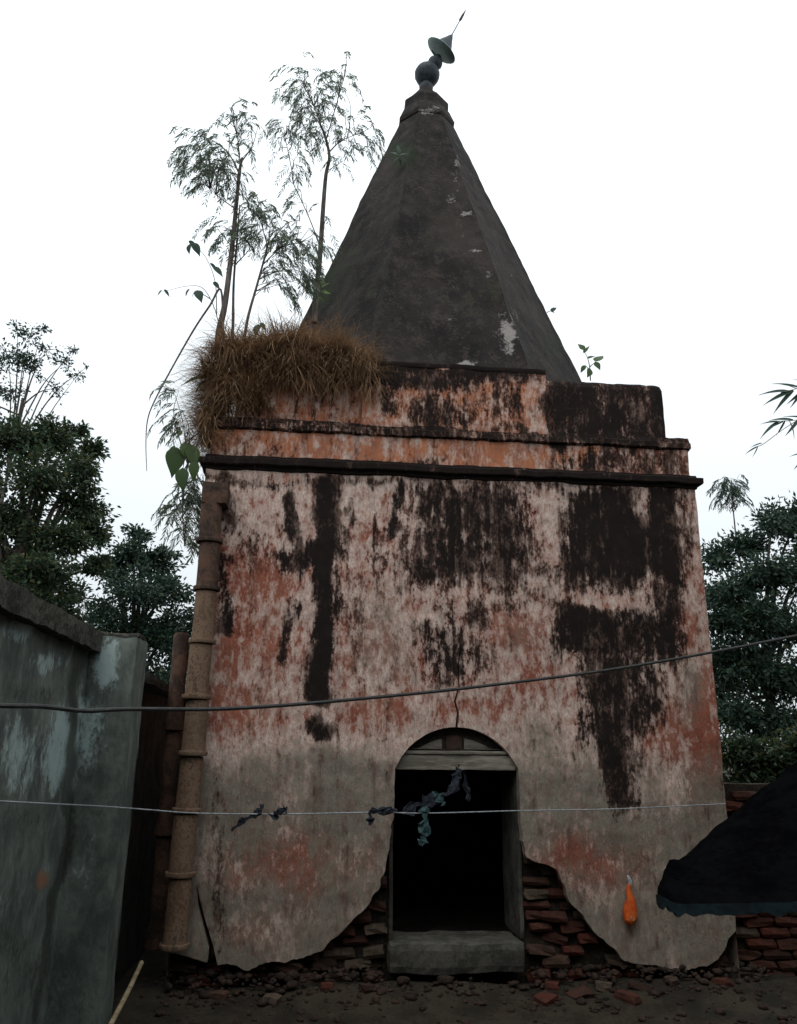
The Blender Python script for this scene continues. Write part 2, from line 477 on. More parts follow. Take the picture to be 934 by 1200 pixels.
def paint(X, Y, shapes):
    W = np.array([tuple(mnoise.noise_vector(Vector((a*.022, b*.014, 1.3)))*11+mnoise.noise_vector(Vector((a*.07, b*.045, 7.1)))*5) for a, b in zip(X, Y)])
    X = X+W[:, 0]; Y = Y+W[:, 1]*1.5
    r = np.zeros_like(X)
    for s in shapes:
        v = shape(X, Y, s)
        r = np.where(s[-1] > 0, np.maximum(r, v), r+v)
    return r
MOULD = [
 ('l', [(382, 566), (381, 640), (377, 700), (375, 760), (374, 808)], 12, 1.0), ('e', 352, 650, 44, 20, .75), ('e', 395, 640, 22, 25, .6),
 ('l', [(343, 575), (341, 640)], 5, .8), ('l', [(338, 695), (334, 770)], 6, .6), ('l', [(264, 560), (264, 620)], 9, .55), ('l', [(270, 655), (268, 735)], 9, .75), ('e', 372, 850, 18, 20, .8),
 ('e', 392, 700, 20, 30, .6), ('e', 412, 608, 14, 18, .45), ('l', [(466, 566), (466, 625)], 6, .8), ('e', 470, 660, 25, 20, .35),
 ('r', 488, 564, 612, 672, 14, .58), ('e', 540, 665, 60, 28, .6), ('e', 502, 670, 25, 20, .7), ('e', 522, 758, 36, 44, .68), ('e', 500, 735, 22, 18, .6), ('e', 560, 720, 20, 22, .5),
 ('r', 658, 566, 800, 684, 14, .95), ('e', 735, 640, 66, 55, 1.0), ('e', 640, 670, 30, 16, .5),
 ('r', 648, 708, 802, 775, 12, .8), ('e', 722, 792, 50, 45, .85), ('e', 745, 830, 34, 40, .7), ('l', [(718, 830), (722, 900), (730, 940)], 16, .8), ('e', 690, 722, 45, 16, .9),
 ('l', [(515, 700), (520, 800)], 14, .45), ('e', 740, 910, 8, 40, -.45), ('l', [(640, 698), (826, 706)], 4, -.7), ('e', 630, 615, 18, 45, -.55), ('e', 750, 590, 14, 22, -.6), ('e', 500, 600, 6, 36, -.55), ('e', 545, 590, 5, 30, -.4),
 ('e', 590, 640, 14, 40, -.25), ('e', 790, 600, 10, 20, -.2), ('e', 255, 1010, 20, 100, .25), ('r', 235, 555, 830, 566, 6, .55), ('e', 800, 620, 16, 40, .35), ('r', 480, 560, 615, 690, 20, .70), ('e', 450, 640, 16, 60, .3), ('e', 600, 700, 40, 20, .35), ('e', 300, 640, 40, 30, .3), ('e', 420, 700, 20, 60, .28), ('e', 660, 740, 20, 40, .6), ('e', 780, 720, 26, 60, .7), ('e', 700, 850, 24, 40, .6), ('e', 560, 780, 20, 40, .3), ('e', 290, 720, 12, 40, .28), ('e', 330, 600, 8, 40, .3), ('e', 740, 890, 30, 50, .4), ('e', 800, 560, 30, 20, .4),
]
RED = [('r', 150, 540, 900, 860, 25, .34), ('e', 290, 670, 70, 45, .75), ('e', 300, 760, 70, 60, .68), ('e', 420, 740, 60, 60, .55), ('e', 440, 640, 40, 40, .45), ('e', 600, 740, 60, 60, .55), ('e', 620, 800, 70, 50, .45),
 ('e', 800, 740, 30, 40, .7), ('e', 825, 880, 25, 120, .85), ('e', 780, 860, 40, 60, .6), ('e', 250, 830, 70, 40, .7), ('e', 430, 830, 70, 30, .6), ('e', 490, 800, 40, 50, .5), ('e', 290, 590, 50, 40, .12), ('e', 340, 1010, 120, 60, .72), ('e', 680, 1010, 100, 50, .72), ('e', 290, 1090, 60, 30, .5), ('e', 560, 830, 60, 20, .6),
 ('e', 420, 590, 40, 30, -.2), ('e', 300, 590, 40, 40, -.15), ('e', 660, 580, 30, 40, -.2)]
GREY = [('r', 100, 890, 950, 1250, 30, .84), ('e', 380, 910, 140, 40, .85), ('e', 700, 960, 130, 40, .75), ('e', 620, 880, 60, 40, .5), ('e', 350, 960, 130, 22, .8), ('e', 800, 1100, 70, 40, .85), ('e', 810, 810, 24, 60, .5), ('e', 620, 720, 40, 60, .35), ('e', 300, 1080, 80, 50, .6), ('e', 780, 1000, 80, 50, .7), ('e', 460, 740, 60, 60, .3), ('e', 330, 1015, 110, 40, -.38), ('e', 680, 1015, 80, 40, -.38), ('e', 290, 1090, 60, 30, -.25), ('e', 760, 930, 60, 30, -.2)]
OCHRE = [('r', 150, 380, 700, 560, 6, 1.0)]
# the two upper registers have their own mould
MOULD_UP = [('r', 640, 420, 800, 520, 3, .80), ('r', 425, 424, 640, 450, 8, .8), ('e', 520, 478, 60, 30, .62), ('e', 600, 470, 30, 40, .5), ('e', 455, 460, 16, 30, .6), ('r', 645, 524, 822, 552, 10, .62), ('r', 230, 520, 345, 552, 10, .3), ('e', 480, 540, 60, 6, .5), ('r', 560, 500, 640, 512, 5, .6), ('e', 630, 470, 8, 60, -.5), ('e', 460, 490, 30, 12, -.3), ('r', 425, 420, 640, 432, 3, .9), ('r', 280, 440, 425, 500, 14, .3)]

def front_attrs(v, up=False):
    v = np.asarray(v, float)
    X, Y = to_px(v[:, 0], np.zeros(len(v)), v[:, 2])
    X = np.where(v[:, 1] > .35, 300+np.mod(v[:, 1]*140, 480), X)          # flanks carry the same kinds of marks
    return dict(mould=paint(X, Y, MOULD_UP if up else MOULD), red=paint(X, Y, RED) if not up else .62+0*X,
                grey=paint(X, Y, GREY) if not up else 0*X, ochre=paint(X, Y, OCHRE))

def fx(px, py):
    p = at(px, py, 0.0); return (p[0], p[2])
# ---- front plaster skin: outline with broken lower edge, arched doorway and cracks
DL, DR = 0.605, 1.530          # door jambs
ZSP, ZTOP = 1.47, 1.775        # springing and crown of the arch
ACX = (DL+DR)/2
hw = (DR-DL)/2; rise = ZTOP-ZSP; RA = (hw*hw+rise*rise)/(2*rise); ACZ = ZTOP-RA
a0 = math.asin(hw/RA)
brk_l = [fx(*p) for p in [(205, 1118), (228, 1124), (248, 1130)]]
crk = [fx(*p) for p in [(245, 1110), (238, 1085), (232, 1060), (230, 1036), (235, 1058), (242, 1083), (250, 1108), (255, 1131)]]
brk_m = [fx(*p) for p in [(268, 1129), (290, 1136), (315, 1128), (345, 1126), (372, 1116), (392, 1100), (412, 1080), (430, 1062), (444, 1040), (452, 1015), (458, 980), (462, 945)]]
brk_r = [fx(*p) for p in [(612, 975), (616, 1005), (628, 1010), (640, 1011), (652, 1022), (662, 1036), (668, 1058), (682, 1072), (695, 1090), (712, 1104), (728, 1122), (745, 1130), (770, 1131), (800, 1139), (822, 1133), (842, 1124), (856, 1096)]]
def rough_line(pts, step=.03, amp=.010, seed=0.):
    outp = []
    for i in range(len(pts)-1):
        a = Vector(pts[i]); b = Vector(pts[i+1]); n = max(1, int((b-a).length/step))
        for k in range(n):
            p = a.lerp(b, k/n); q = Vector((p.x, p.y, seed))
            w = mnoise.noise_vector(q*14)*amp+mnoise.noise_vector(q*40)*amp*.5
            outp.append((p.x+w.x, p.y+w.y))
    return outp
BREAK_M = rough_line(brk_m, .02, .017); BREAK_R = rough_line(brk_r, .02, .018, 3.)
outline = rough_line([(XL, ZW), (XL, brk_l[0][1])], .1, .004)+rough_line([(XL, brk_l[0][1])]+brk_l, .03, .006)+crk+BREAK_M
outline += rough_line([(DL, fx(462, 945)[1]), (DL, ZSP)], .06, .005)
arch = []
for k in range(0, 25):
    an = -a0+2*a0*k/24
    arch.append((ACX+RA*math.sin(an)+.004*mnoise.noise(Vector((k*.7, 0, 0))), ACZ+RA*math.cos(an)+.004*mnoise.noise(Vector((k*.9, 3, 0)))))
crack_px = [(536, 853), (537, 835), (533, 822), (538, 805), (537, 780), (540, 758), (536, 742)]
cr = [fx(*p) for p in crack_px]
crack = [(x-.009+.0012*i, z) for i, (x, z) in enumerate(cr[1:-1])]+[cr[-1]]+[(x+.008-.001*i, z) for i, (x, z) in reversed(list(enumerate(cr[1:-1])))]
mid = min(range(len(arch)), key=lambda i: abs(arch[i][0]-cr[0][0]))
outline += arch[:mid]+[(arch[mid][0]-.010, arch[mid][1])]+crack+[(arch[mid][0]+.010, arch[mid][1])]+arch[mid+1:]
outline += rough_line([(DR, ZSP), (DR+.004, fx(612, 975)[1])], .06, .005)+BREAK_R
outline += rough_line([(XR-.02, fx(856, 1096)[1]+.03), (XR, fx(860, 1040)[1]), (XR, ZW)], .08, .007)+[(XR, ZW)]
OUT = np.array(outline)
def in_poly(px, pz, poly=OUT):
    x, z = np.asarray(px), np.asarray(pz); inside = np.zeros(x.shape, bool)
    x1, z1 = poly[:, 0], poly[:, 1]; x2, z2 = np.roll(x1, -1), np.roll(z1, -1)
    for a, b, c, d in zip(x1, z1, x2, z2):
        if b == d: continue
        cnd = ((b > z) != (d > z)) & (x < (c-a)*(z-b)/(d-b)+a); inside ^= cnd
    return inside
stp = .024
GX, GZ = np.meshgrid(np.arange(XL+.01, XR, stp), np.arange(.1, ZW-.01, stp))
GX = (GX+RNG.uniform(-.006, .006, GX.shape)).ravel(); GZ = (GZ+RNG.uniform(-.006, .006, GZ.shape)).ravel()
ok = in_poly(GX, GZ); GX, GZ = GX[ok], GZ[ok]
# keep interior points off the outline
keep = np.ones(len(GX), bool)
for (a, b) in OUT:
    keep &= (GX-a)**2+(GZ-b)**2 > .010**2
GX, GZ = GX[keep], GZ[keep]
nb = len(OUT)
pts2 = [Vector(p) for p in outline]+[Vector((a, b)) for a, b in zip(GX, GZ)]
cv, ce, cf, ov, oe, of = delaunay_2d_cdt(pts2, [(i, (i+1) % nb) for i in range(nb)], [], 1, 1e-6)
cv = np.array([(p.x, p.y) for p in cv])
def wall_y(x, z):
    p = Vector((x, 0, z)); return .016*mnoise.noise(p*1.3)+.007*mnoise.noise(p*5)+.004*mnoise.noise(p*15)
fy = np.array([wall_y(x, z) for x, z in cv])
FV = np.stack([cv[:, 0], fy, cv[:, 1]], 1)
faces = []
for f in cf:
    a, b, c = [cv[i] for i in f]
    ar = (b[0]-a[0])*(c[1]-a[1])-(b[1]-a[1])*(c[0]-a[0])
    faces.append(tuple(f) if ar > 0 else tuple(reversed(f)))
# thickness along every open edge
ed = {}
for f in faces:
    for i in range(3):
        e = (f[i], f[(i+1) % 3]); ed[e] = 1
rim = [e for e in ed if (e[1], e[0]) not in ed]
back = {}
V2 = FV.tolist()
for a, b in rim:
    for q in (a, b):
        if q not in back:
            back[q] = len(V2); V2.append([FV[q][0], .075, FV[q][2]])
    faces.append((b, a, back[a], back[b]))
V2 = np.array(V2)
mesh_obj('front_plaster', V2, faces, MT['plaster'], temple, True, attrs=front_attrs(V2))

# ---- flanks and back
def grid_vf(fn, nu, nv):
    v = [fn(i/nu, j/nv) for j in range(nv+1) for i in range(nu+1)]
    f = [(j*(nu+1)+i, j*(nu+1)+i+1, (j+1)*(nu+1)+i+1, (j+1)*(nu+1)+i) for j in range(nv) for i in range(nu)]
    return v, f
for X, sgn in ((XL, -1), (XR, 1)):
    def fn(u, w, X=X):
        y = .02+u*(DEP-.04); z = -.1+w*(ZW+.1)
        return (X+.012*mnoise.noise(Vector((X, y*1.4, z*1.4)))-sgn*.012, y, z)
    v, f = grid_vf(fn, 60, 60)
    if sgn < 0: f = [tuple(reversed(q)) for q in f]
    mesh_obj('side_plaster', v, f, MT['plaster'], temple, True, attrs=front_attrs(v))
v, f = grid_vf(lambda u, w: (XR-.02-u*(XR-XL-.04), DEP, -.1+w*(ZW+.1)), 40, 40)
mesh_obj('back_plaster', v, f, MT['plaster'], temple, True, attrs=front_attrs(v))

# ---- masonry core with the doorway through it (walls 0.55 thick, dark room behind)
def core_front(u, w):
    x = XL+.03+u*(XR-XL-.06); z = -.15+w*(ZW+.12)
    return x, z
parts = []
T0, T1 = .135, .60
for (x0, x1, z0, z1) in ((XL+.03, DL-.01, -.2, ZW-.02), (DR+.01, XR-.03, -.2, ZW-.02), (DL-.01, DR+.01, ZTOP+.03, ZW-.02), (DL-.01, DR+.01, -.2, .13)):
    parts.append(rough_box(((x0+x1)/2, (T0+T1)/2, (z0+z1)/2), (x1-x0, T1-T0, z1-z0), .09, .014, 5, x0, .004))
core = mesh_obj('brick_core', *join(parts), MT['mortar'], temple, False)
# arch soffit filling between springing and core
sof = []; sff = []
for k, (x, z) in enumerate(arch):
    sof += [(x, .07, z+.004), (x, .60, z+.004)]
for k in range(len(arch)-1):
    sff.append((2*k, 2*k+1, 2*k+3, 2*k+2))
n0 = len(sof)
for k, (x, z) in enumerate(arch): sof.append((x, .60, ZTOP+.06))
for k in range(len(arch)-1): sff.append((2*k+1, n0+k, n0+k+1, 2*k+3))
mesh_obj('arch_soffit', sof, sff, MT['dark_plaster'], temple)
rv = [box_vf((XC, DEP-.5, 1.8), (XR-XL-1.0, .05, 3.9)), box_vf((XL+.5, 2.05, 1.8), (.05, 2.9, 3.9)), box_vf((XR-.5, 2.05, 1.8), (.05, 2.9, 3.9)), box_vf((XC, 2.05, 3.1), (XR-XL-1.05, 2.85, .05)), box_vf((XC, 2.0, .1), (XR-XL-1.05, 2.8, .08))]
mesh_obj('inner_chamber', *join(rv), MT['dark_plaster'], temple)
# jamb reveals of plaster
zj = fx(612, 975)[1]
mesh_obj('door_jamb', *rough_box((DR+.012, .34, (.32+ZSP)/2), (.03, .50, ZSP-.32), .06, .006, 6, 2, .006), MT['stone'], temple)
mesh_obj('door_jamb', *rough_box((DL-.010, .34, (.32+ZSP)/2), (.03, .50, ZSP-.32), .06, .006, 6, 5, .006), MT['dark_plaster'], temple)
# tympanum above a beam
ty = [(DL+.005, .11, ZSP+.02)]+[(x, .11, z-.01) for x, z in arch]+[(DR-.005, .11, ZSP+.02)]
tb = [(x, .17, z) for x, y, z in ty]; n = len(ty)
tf = [tuple(range(n-1, -1, -1)), tuple(range(n, 2*n))]+[(i, (i+1) % n, n+(i+1) % n, n+i) for i in range(n)]
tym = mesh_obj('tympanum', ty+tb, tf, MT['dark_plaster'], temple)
for x0, x1, ph in ((DL+.14, ACX-.10, 1), (ACX+.07, DR-.12, -1)):
    pv = []; m_ = 10
    for k in range(m_+1):
        x = x0+(x1-x0)*k/m_; zt = min(ACZ+math.sqrt(RA*RA-(x-ACX)**2)-.075, ZTOP-.075)
        pv += [(x, .092, ZSP+.145), (x, .092, max(zt, ZSP+.15)), (x, .112, ZSP+.145), (x, .112, max(zt, ZSP+.15))]
    pf = []
    for k in range(m_):
        a = 4*k; b = a+4
        pf += [(a, b, b+1, a+1), (a+1, b+1, b+3, a+3), (a+2, a, b, b+2)]
    mesh_obj('tympanum_panel', pv, pf, MT['door_wood'], tym)
mesh_obj('tympanum_boss', *rough_box((ACX-.01, .09, ZSP+.185), (.13, .05, .12), .03, .008, 9, 3, .02), MT['brick'], tym)
lint = mesh_obj('lintel', *rough_box((ACX, .115, ZSP+.05), (DR-DL-.02, .16, .11), .05, .006, 6, 4, .01), MT['door_wood'], temple)
mesh_obj('lintel_fillet', *rough_box((ACX, .10, ZSP+.122), (DR-DL-.03, .15, .026), .05, .003, 6, 8, .006), MT['door_wood'], lint)
mesh_obj('door_sill', *rough_box((ACX-.015, .18, .225), (DR-DL+.03, .46, .20), .05, .014, 4, 9, .035), MT['stone'], temple)

# ---- exposed bricks
def brick_mesh(i):
    r = random.Random(i)
    bm = bmesh.new(); bmesh.ops.create_cube(bm, size=1); bmesh.ops.subdivide_edges(bm, edges=list(bm.edges), cuts=1, use_grid_fill=True)
    for v in bm.verts:
        c = Vector(v.co); k = sum(abs(q) > .4 for q in c)
        if k == 3: c *= r.uniform(.82, .97)
        elif k == 2: c *= r.uniform(.93, 1.0)
        v.co = Vector((c.x*.228, c.y*.115, c.z*.066))+Vector((r.uniform(-.010, .010), r.uniform(-.010, .010), r.uniform(-.006, .006)))
    me = bpy.data.meshes.new('brick'); bm.to_mesh(me); bm.free(); me.materials.append(MT['brick']); return me
BM = [brick_mesh(i) for i in range(7)]
rb = random.Random(11)
def put_brick(name, me, p, rot, parent, sc=(1, 1, 1)):
    o = bpy.data.objects.new(name, me); C.objects.link(o); o.parent = parent
    o.location = Vector(p)-wloc(parent) if parent else Vector(p)
    o.rotation_euler = rot; o.scale = sc
    return o
row = 0; z = .02; nbk = 0
while z < 1.0:
    x = XL+.10+(.12 if row % 2 else 0)
    while x < XR-.08:
        xx = x+rb.uniform(-.01, .01); zz = z+rb.uniform(-.006, .006)
        x += .238
        if DL-.12 < xx < DR+.12 and zz > -.1:
            if DL-.02 < xx < DR+.02: continue
        if DL-.115 < xx <= DL-.02: xx = DL-.125
        if DR+.02 <= xx < DR+.115: xx = DR+.125
        corners = np.array([(xx+a, zz+b) for a in (-.11, 0, .11) for b in (-.04, .04)])
        if in_poly(corners[:, 0], corners[:, 1]).all(): continue
        if rb.random() < .07: continue
        low = max(0, 1-zz/.5)
        dy = .135+rb.gauss(0, .014)-(.03*low if rb.random() < .5 else 0)
        rag_ = 1.0 if xx > DR else .5
        dy += abs(rb.gauss(0, .022))*rag_-.012*rag_
        sc = (rb.uniform(.62, 1.0), 1, rb.uniform(.75, 1.05))
        put_brick('brick', rb.choice(BM), (xx, max(dy, .085), zz), (rb.gauss(0, .06+.06*low), rb.gauss(0, .07+.08*low), rb.gauss(0, .15)), core, sc); nbk += 1
    z += .0745; row += 1

# ---- mouldings, frieze, parapet (swept round all four sides)
def ring(prof, x0, x1, y0, y1, step=.06, amp=.006, seed=0., name='moulding', up=True, mat='plaster', closed_top=False, mset=None, parent=None):
    """prof: list of (outward, z). Swept round the rectangle with mitred corners"""
    per = []
    def edge(a, b, nrm0):
        L = math.hypot(b[0]-a[0], b[1]-a[1]); n = max(2, int(L/step))
        for k in range(n):
            t = k/n; per.append(((a[0]+(b[0]-a[0])*t, a[1]+(b[1]-a[1])*t), nrm0 if k else None))
    cs = [(x0, y0), (x1, y0), (x1, y1), (x0, y1)]
    ns = [(0, -1), (1, 0), (0, 1), (-1, 0)]
    for i in range(4): edge(cs[i], cs[(i+1) % 4], ns[i])
    k0 = 0; V = []; nP = len(prof)
    corner = {0: (-1, -1)}
    ci = 0; cn = [(-1, -1), (1, -1), (1, 1), (-1, 1)]
    for (p, nn) in per:
        if nn is None: nn = cn[ci]; ci += 1
        for (o_, z_) in prof:
            q = Vector((p[0]+nn[0]*o_, p[1]+nn[1]*o_, z_))
            w = mnoise.noise_vector(q*5+Vector((seed, 0, 0)))*amp+mnoise.noise_vector(q*19+Vector((0, seed, 0)))*amp*.6
            V.append(tuple(q+w))
    N = len(per); Fc = []
    for i in range(N):
        j = (i+1) % N
        for k in range(nP-1):
            Fc.append((i*nP+k, j*nP+k, j*nP+k+1, i*nP+k+1))
    Fc.append(tuple(i*nP+nP-1 for i in range(N)))
    A = front_attrs(V, up)
    if mset is not None: A['mould'] = np.maximum(A['mould'], mset)
    return mesh_obj(name, V, Fc, MT[mat], parent or temple, False, attrs=A)
ring([(-.02, 3.73), (.012, 3.742), (.018, 3.765), (.048, 3.772), (.054, 3.780), (.054, 3.822), (.046, 3.830), (.016, 3.838), (.012, 3.858), (-.03, 3.866)], XL, XR, 0, DEP, .035, .009, 1., 'cornice_moulding', mset=1.0)
ring([(-.02, 3.862), (-.022, 3.90), (-.022, 4.0), (-.022, 4.09), (-.03, 4.12)], XL, XR, 0, DEP, .035, .007, 2., 'frieze')
ring([(-.035, 4.09), (-.004, 4.098), (.008, 4.106), (.008, 4.150), (-.002, 4.158), (-.008, 4.195), (-.05, 4.208)], XL+.0, XR-.0, 0.0, DEP, .03, .014, 3., 'upper_moulding', mset=.66)
ring([(0, 4.19), (.0, 4.26), (0, 4.34), (0, 4.42), (0, 4.50), (0, 4.58), (0, 4.66), (-.008, 4.70), (-.03, 4.725)], XL+.185, XR-.185, .07, DEP-.07, .03, .010, 4., 'parapet')
v, f = rough_box(((.294+1.879)/2, .085, 4.455), (1.585, .16, .57), .03, .008, 4, 5, .014)
mesh_obj('parapet_panel', v, f, MT['plaster'], temple, True, attrs=front_attrs(v, True))
v, f = rough_box(((.294+1.879)/2, .16, 4.752), (1.60, .32, .05), .05, .010, 4, 6, .015)
A = front_attrs(v, True); A['mould'] = np.ones(len(v))
mesh_obj('parapet_ledge', v, f, MT['plaster'], temple, True, attrs=A)

# ---- spire
ZA, SL, ZB, ZT = 9.9, .34, 4.62, 8.97
WHITE = [('e', 590, 395, 18, 34, .8), ('e', 545, 425, 22, 4, .9), ('e', 530, 425, 8, 3, .8), ('e', 548, 262, 14, 6, .75), ('e', 535, 200, 10, 30, .5), ('e', 533, 232, 14, 14, .55), ('e', 558, 300, 14, 5, .7), ('e', 572, 322, 10, 8, .65), ('e', 532, 375, 8, 12, .5), ('e', 488, 383, 8, 8, .45),
         ('e', 500, 215, 8, 8, .45), ('e', 540, 280, 8, 20, .45), ('e', 505, 127, 22, 8, .7), ('e', 430, 270, 14, 16, .35), ('e', 560, 200, 14, 50, .35), ('e', 535, 340, 8, 12, .45), ('e', 600, 340, 20, 40, .3)]
MOSS = [('e', 470, 185, 22, 20, .8), ('e', 380, 330, 24, 40, .7), ('e', 400, 300, 40, 60, .5), ('e', 560, 350, 60, 40, .4), ('e', 650, 400, 20, 40, .5), ('e', 440, 330, 30, 60, .4), ('e', 500, 260, 40, 60, .3)]
def octo_vf(levels, per_face=14, amp=.012, seed=0.):
    V = []; N = 8*per_face
    for (z_, ap) in levels:
        Rr = ap/math.cos(PI/8)
        for k in range(8):
            a = PI/8+PI/4*k; b = a+PI/4
            A_ = Vector((math.cos(a)*Rr, math.sin(a)*Rr, 0)); B_ = Vector((math.cos(b)*Rr, math.sin(b)*Rr, 0))
            for t in range(per_face):
                p = A_.lerp(B_, t/per_face)
                if t == 0: p *= 1+.016*ap/(ap+.4)
                q = Vector((XC+p.x, YC+p.y, z_))
                w = mnoise.noise_vector(q*1.6+Vector((seed, 0, 0)))*amp*1.5+mnoise.noise_vector(q*7)*amp*.7
                V.append(tuple(q+w))
    Fc = []
    for i in range(len(levels)-1):
        for k in range(N):
            Fc.append((i*N+k, i*N+(k+1) % N, (i+1)*N+(k+1) % N, (i+1)*N+k))
    Fc.append(tuple((len(levels)-1)*N+k for k in range(N)))
    return V, Fc
def spire_attrs(V):
    V = np.array(V); X, Y = to_px(V[:, 0], V[:, 1], V[:, 2])
    X = np.where(V[:, 1] > 2.0, 340+np.mod(V[:, 0]*97+V[:, 1]*60, 320), X)
    return dict(white=paint(X, Y, WHITE), moss=paint(X, Y, MOSS))
lv = [(ZB+(ZT-ZB)*k/70, SL*(ZA-(ZB+(ZT-ZB)*k/70))) for k in range(71)]
V, Fc = octo_vf(lv)
spire = mesh_obj('spire', V, Fc, MT['spire'], temple, False, attrs=spire_attrs(V))
capl = [(8.93, .30), (8.95, .328), (9.00, .334), (9.03, .322), (9.17, .275), (9.19, .262), (9.29, .266), (9.32, .255), (9.40, .19), (9.48, .135), (9.56, .085), (9.64, .058), (9.66, .02)]
V, Fc = octo_vf(capl, 4, .006, 3.)
mesh_obj('spire_cap', V, Fc, MT['spire'], spire, True, attrs=spire_attrs(V))

# ---- finial: pots, tilted dish with cone, rod
fy_ = 2.0
P = lambda x, y: Vector(at(x, y, fy_))
b0 = P(499, 107); pot = P(502, 88); nk = P(507, 76)
mesh_obj('finial_pot', *lathe_vf([(.045, -.05), (.075, 0), (.09, .06), (.075, .10), (.12, .15), (.155, .22), (.16, .28), (.135, .34), (.07, .39), (.05, .42)], b0, (pot-b0)+Vector((0, 0, .25)), 18), MT['metal'], temple, True)
sp = P(509, 76); dsh = P(516, 61); tip = P(529, 42); end = P(545, 13)
ax = (tip-dsh).normalized()
mesh_obj('finial_small_pot', *lathe_vf([(.05, -.10), (.07, -.04), (.095, .02), (.09, .06), (.05, .11), (.04, .15)], sp, dsh-sp, 16), MT['metal'], temple, True)
dax = (ax*.9+Vector((.12, -.28, 0))).normalized()
dish = mesh_obj('finial_dish', *lathe_vf([(.02, -.02), (.11, -.012), (.19, .0), (.215, .022), (.205, .03), (.12, .03)], dsh, dax, 24), MT['dish'], temple, True)
L = (tip-dsh).length
mesh_obj('finial_cone', *lathe_vf([(.14, .02), (.125, .06), (.095, .14), (.06, .22), (.03, L-.02), (.010, L+.02)], dsh, ax, 18), MT['metal'], dish, True)
rd = mesh_obj('finial_rod', *tube_vf([tip-ax*.02, tip.lerp(end, .5), end], [.009, .007, .006], 8), MT['rope'], temple)
mesh_obj('finial_spear', *tube_vf([tip.lerp(end, .58), tip.lerp(end, .66), tip.lerp(end, .85), end+(end-tip)*.06], [.008, .018, .016, .003], 8), MT['metal'], rd)

# ------------------------------------------------------------------ neighbour house on the alley
HX = -1.45
house = thing('neighbour_house', 'low house with mossy teal limewashed wall and heavy coping along the alley', 'house', (-3.2, -3.5, 0))
PALE = [('e', 20, 738, 26, 14, .8), ('e', 62, 772, 34, 16, .75), ('e', 74, 880, 26, 60, .8), ('e', 30, 885, 50, 50, .55), ('e', 122, 775, 20, 34, .95), ('e', 108, 850, 18, 60, .6), ('e', 100, 1000, 22, 60, .35), ('e', 60, 1120, 50, 40, .2), ('e', 10, 1060, 30, 20, .4)]
HDARK = [('r', -200, 660, 100, 735, 16, .5), ('e', 40, 810, 60, 22, .55), ('e', 20, 960, 50, 30, .5), ('e', 50, 1150, 70, 60, .6), ('e', 10, 1100, 40, 40, .6), ('l', [(100, 745), (80, 950), (45, 1200)], 7, .9), ('e', 110, 950, 20, 30, .45), ('e', 100, 1140, 40, 60, .4)]  # dark stains, plus a band below the coping and a line along the pillar
HOCH = [('e', 48, 1028, 14, 20, .8), ('e', 66, 1078, 7, 7, .7), ('e', 20, 975, 30, 10, .4)]
def house_attrs(V):
    V = np.array(V); X, Y = to_px(V[:, 0], np.maximum(V[:, 1], -4.6), V[:, 2])
    return dict(pale=paint(X, Y, PALE), mould=paint(X, Y, HDARK), ochre=paint(X, Y, HOCH))
ZH = 2.19
v, f = grid_vf(lambda u, w: (HX+.014*mnoise.noise(Vector((0, u*9, w*4)))+.006*mnoise.noise(Vector((3, u*40, w*17))), -6.6+u*5.95, -.12+w*(ZH+.12)), 170, 70)
mesh_obj('wall', v, f, MT['house'], house, True, attrs=house_attrs(v))
v, f = join([box_vf((-3.3, -6.6, 1.05), (3.6, .2, 2.28)), box_vf((-5.05, -3.6, 1.05), (.2, 5.9, 2.28)), box_vf((-3.3, -.62, 1.05), (3.5, .2, 2.28))])
mesh_obj('wall', v, f, MT['house'], house, attrs=house_attrs(v))
mesh_obj('coping', *rough_box((HX-.06, -3.62, 2.25), (.27, 5.9, .125), .03, .012, 6, 1, .004), MT['coping'], house)
mesh_obj('roof', *rough_box((-3.35, -3.6, 2.16), (3.55, 6.0, .12), .25, .01, 2, 2, .01), MT['coping'], house)
v, f = rough_box((-1.325, -.62, 1.07), (.34, .34, 2.46), .035, .008, 3, 4, .016)
mesh_obj('pillar', v, f, MT['house'], house, True, attrs=house_attrs(v))
mesh_obj('pillar_cap', *rough_box((-1.325, -.62, 2.305), (.335, .335, .03), .04, .012, 8, 4, .008), MT['coping'], house)
back_house = thing('alley_shed', 'dark shed with sloping eave in the alley behind the teal pillar', 'shed', (-2.3, 2.2, 0))
mesh_obj('wall', *rough_box((-2.2, 2.45, .98), (1.75, 5.7, 2.1), .15, .01, 3, 7, .01), MT['dark_plaster'], back_house)
v, f = rough_box((0, 0, 0), (2.1, 5.8, .07), .12, .012, 3, 9, .01)
rot = Matrix.Rotation(math.radians(9), 3, 'Y')
v = [tuple(rot@Vector(p)+Vector((-2.22, 2.5, 2.24))) for p in v]
mesh_obj('roof', v, f, MT['coping'], back_house)

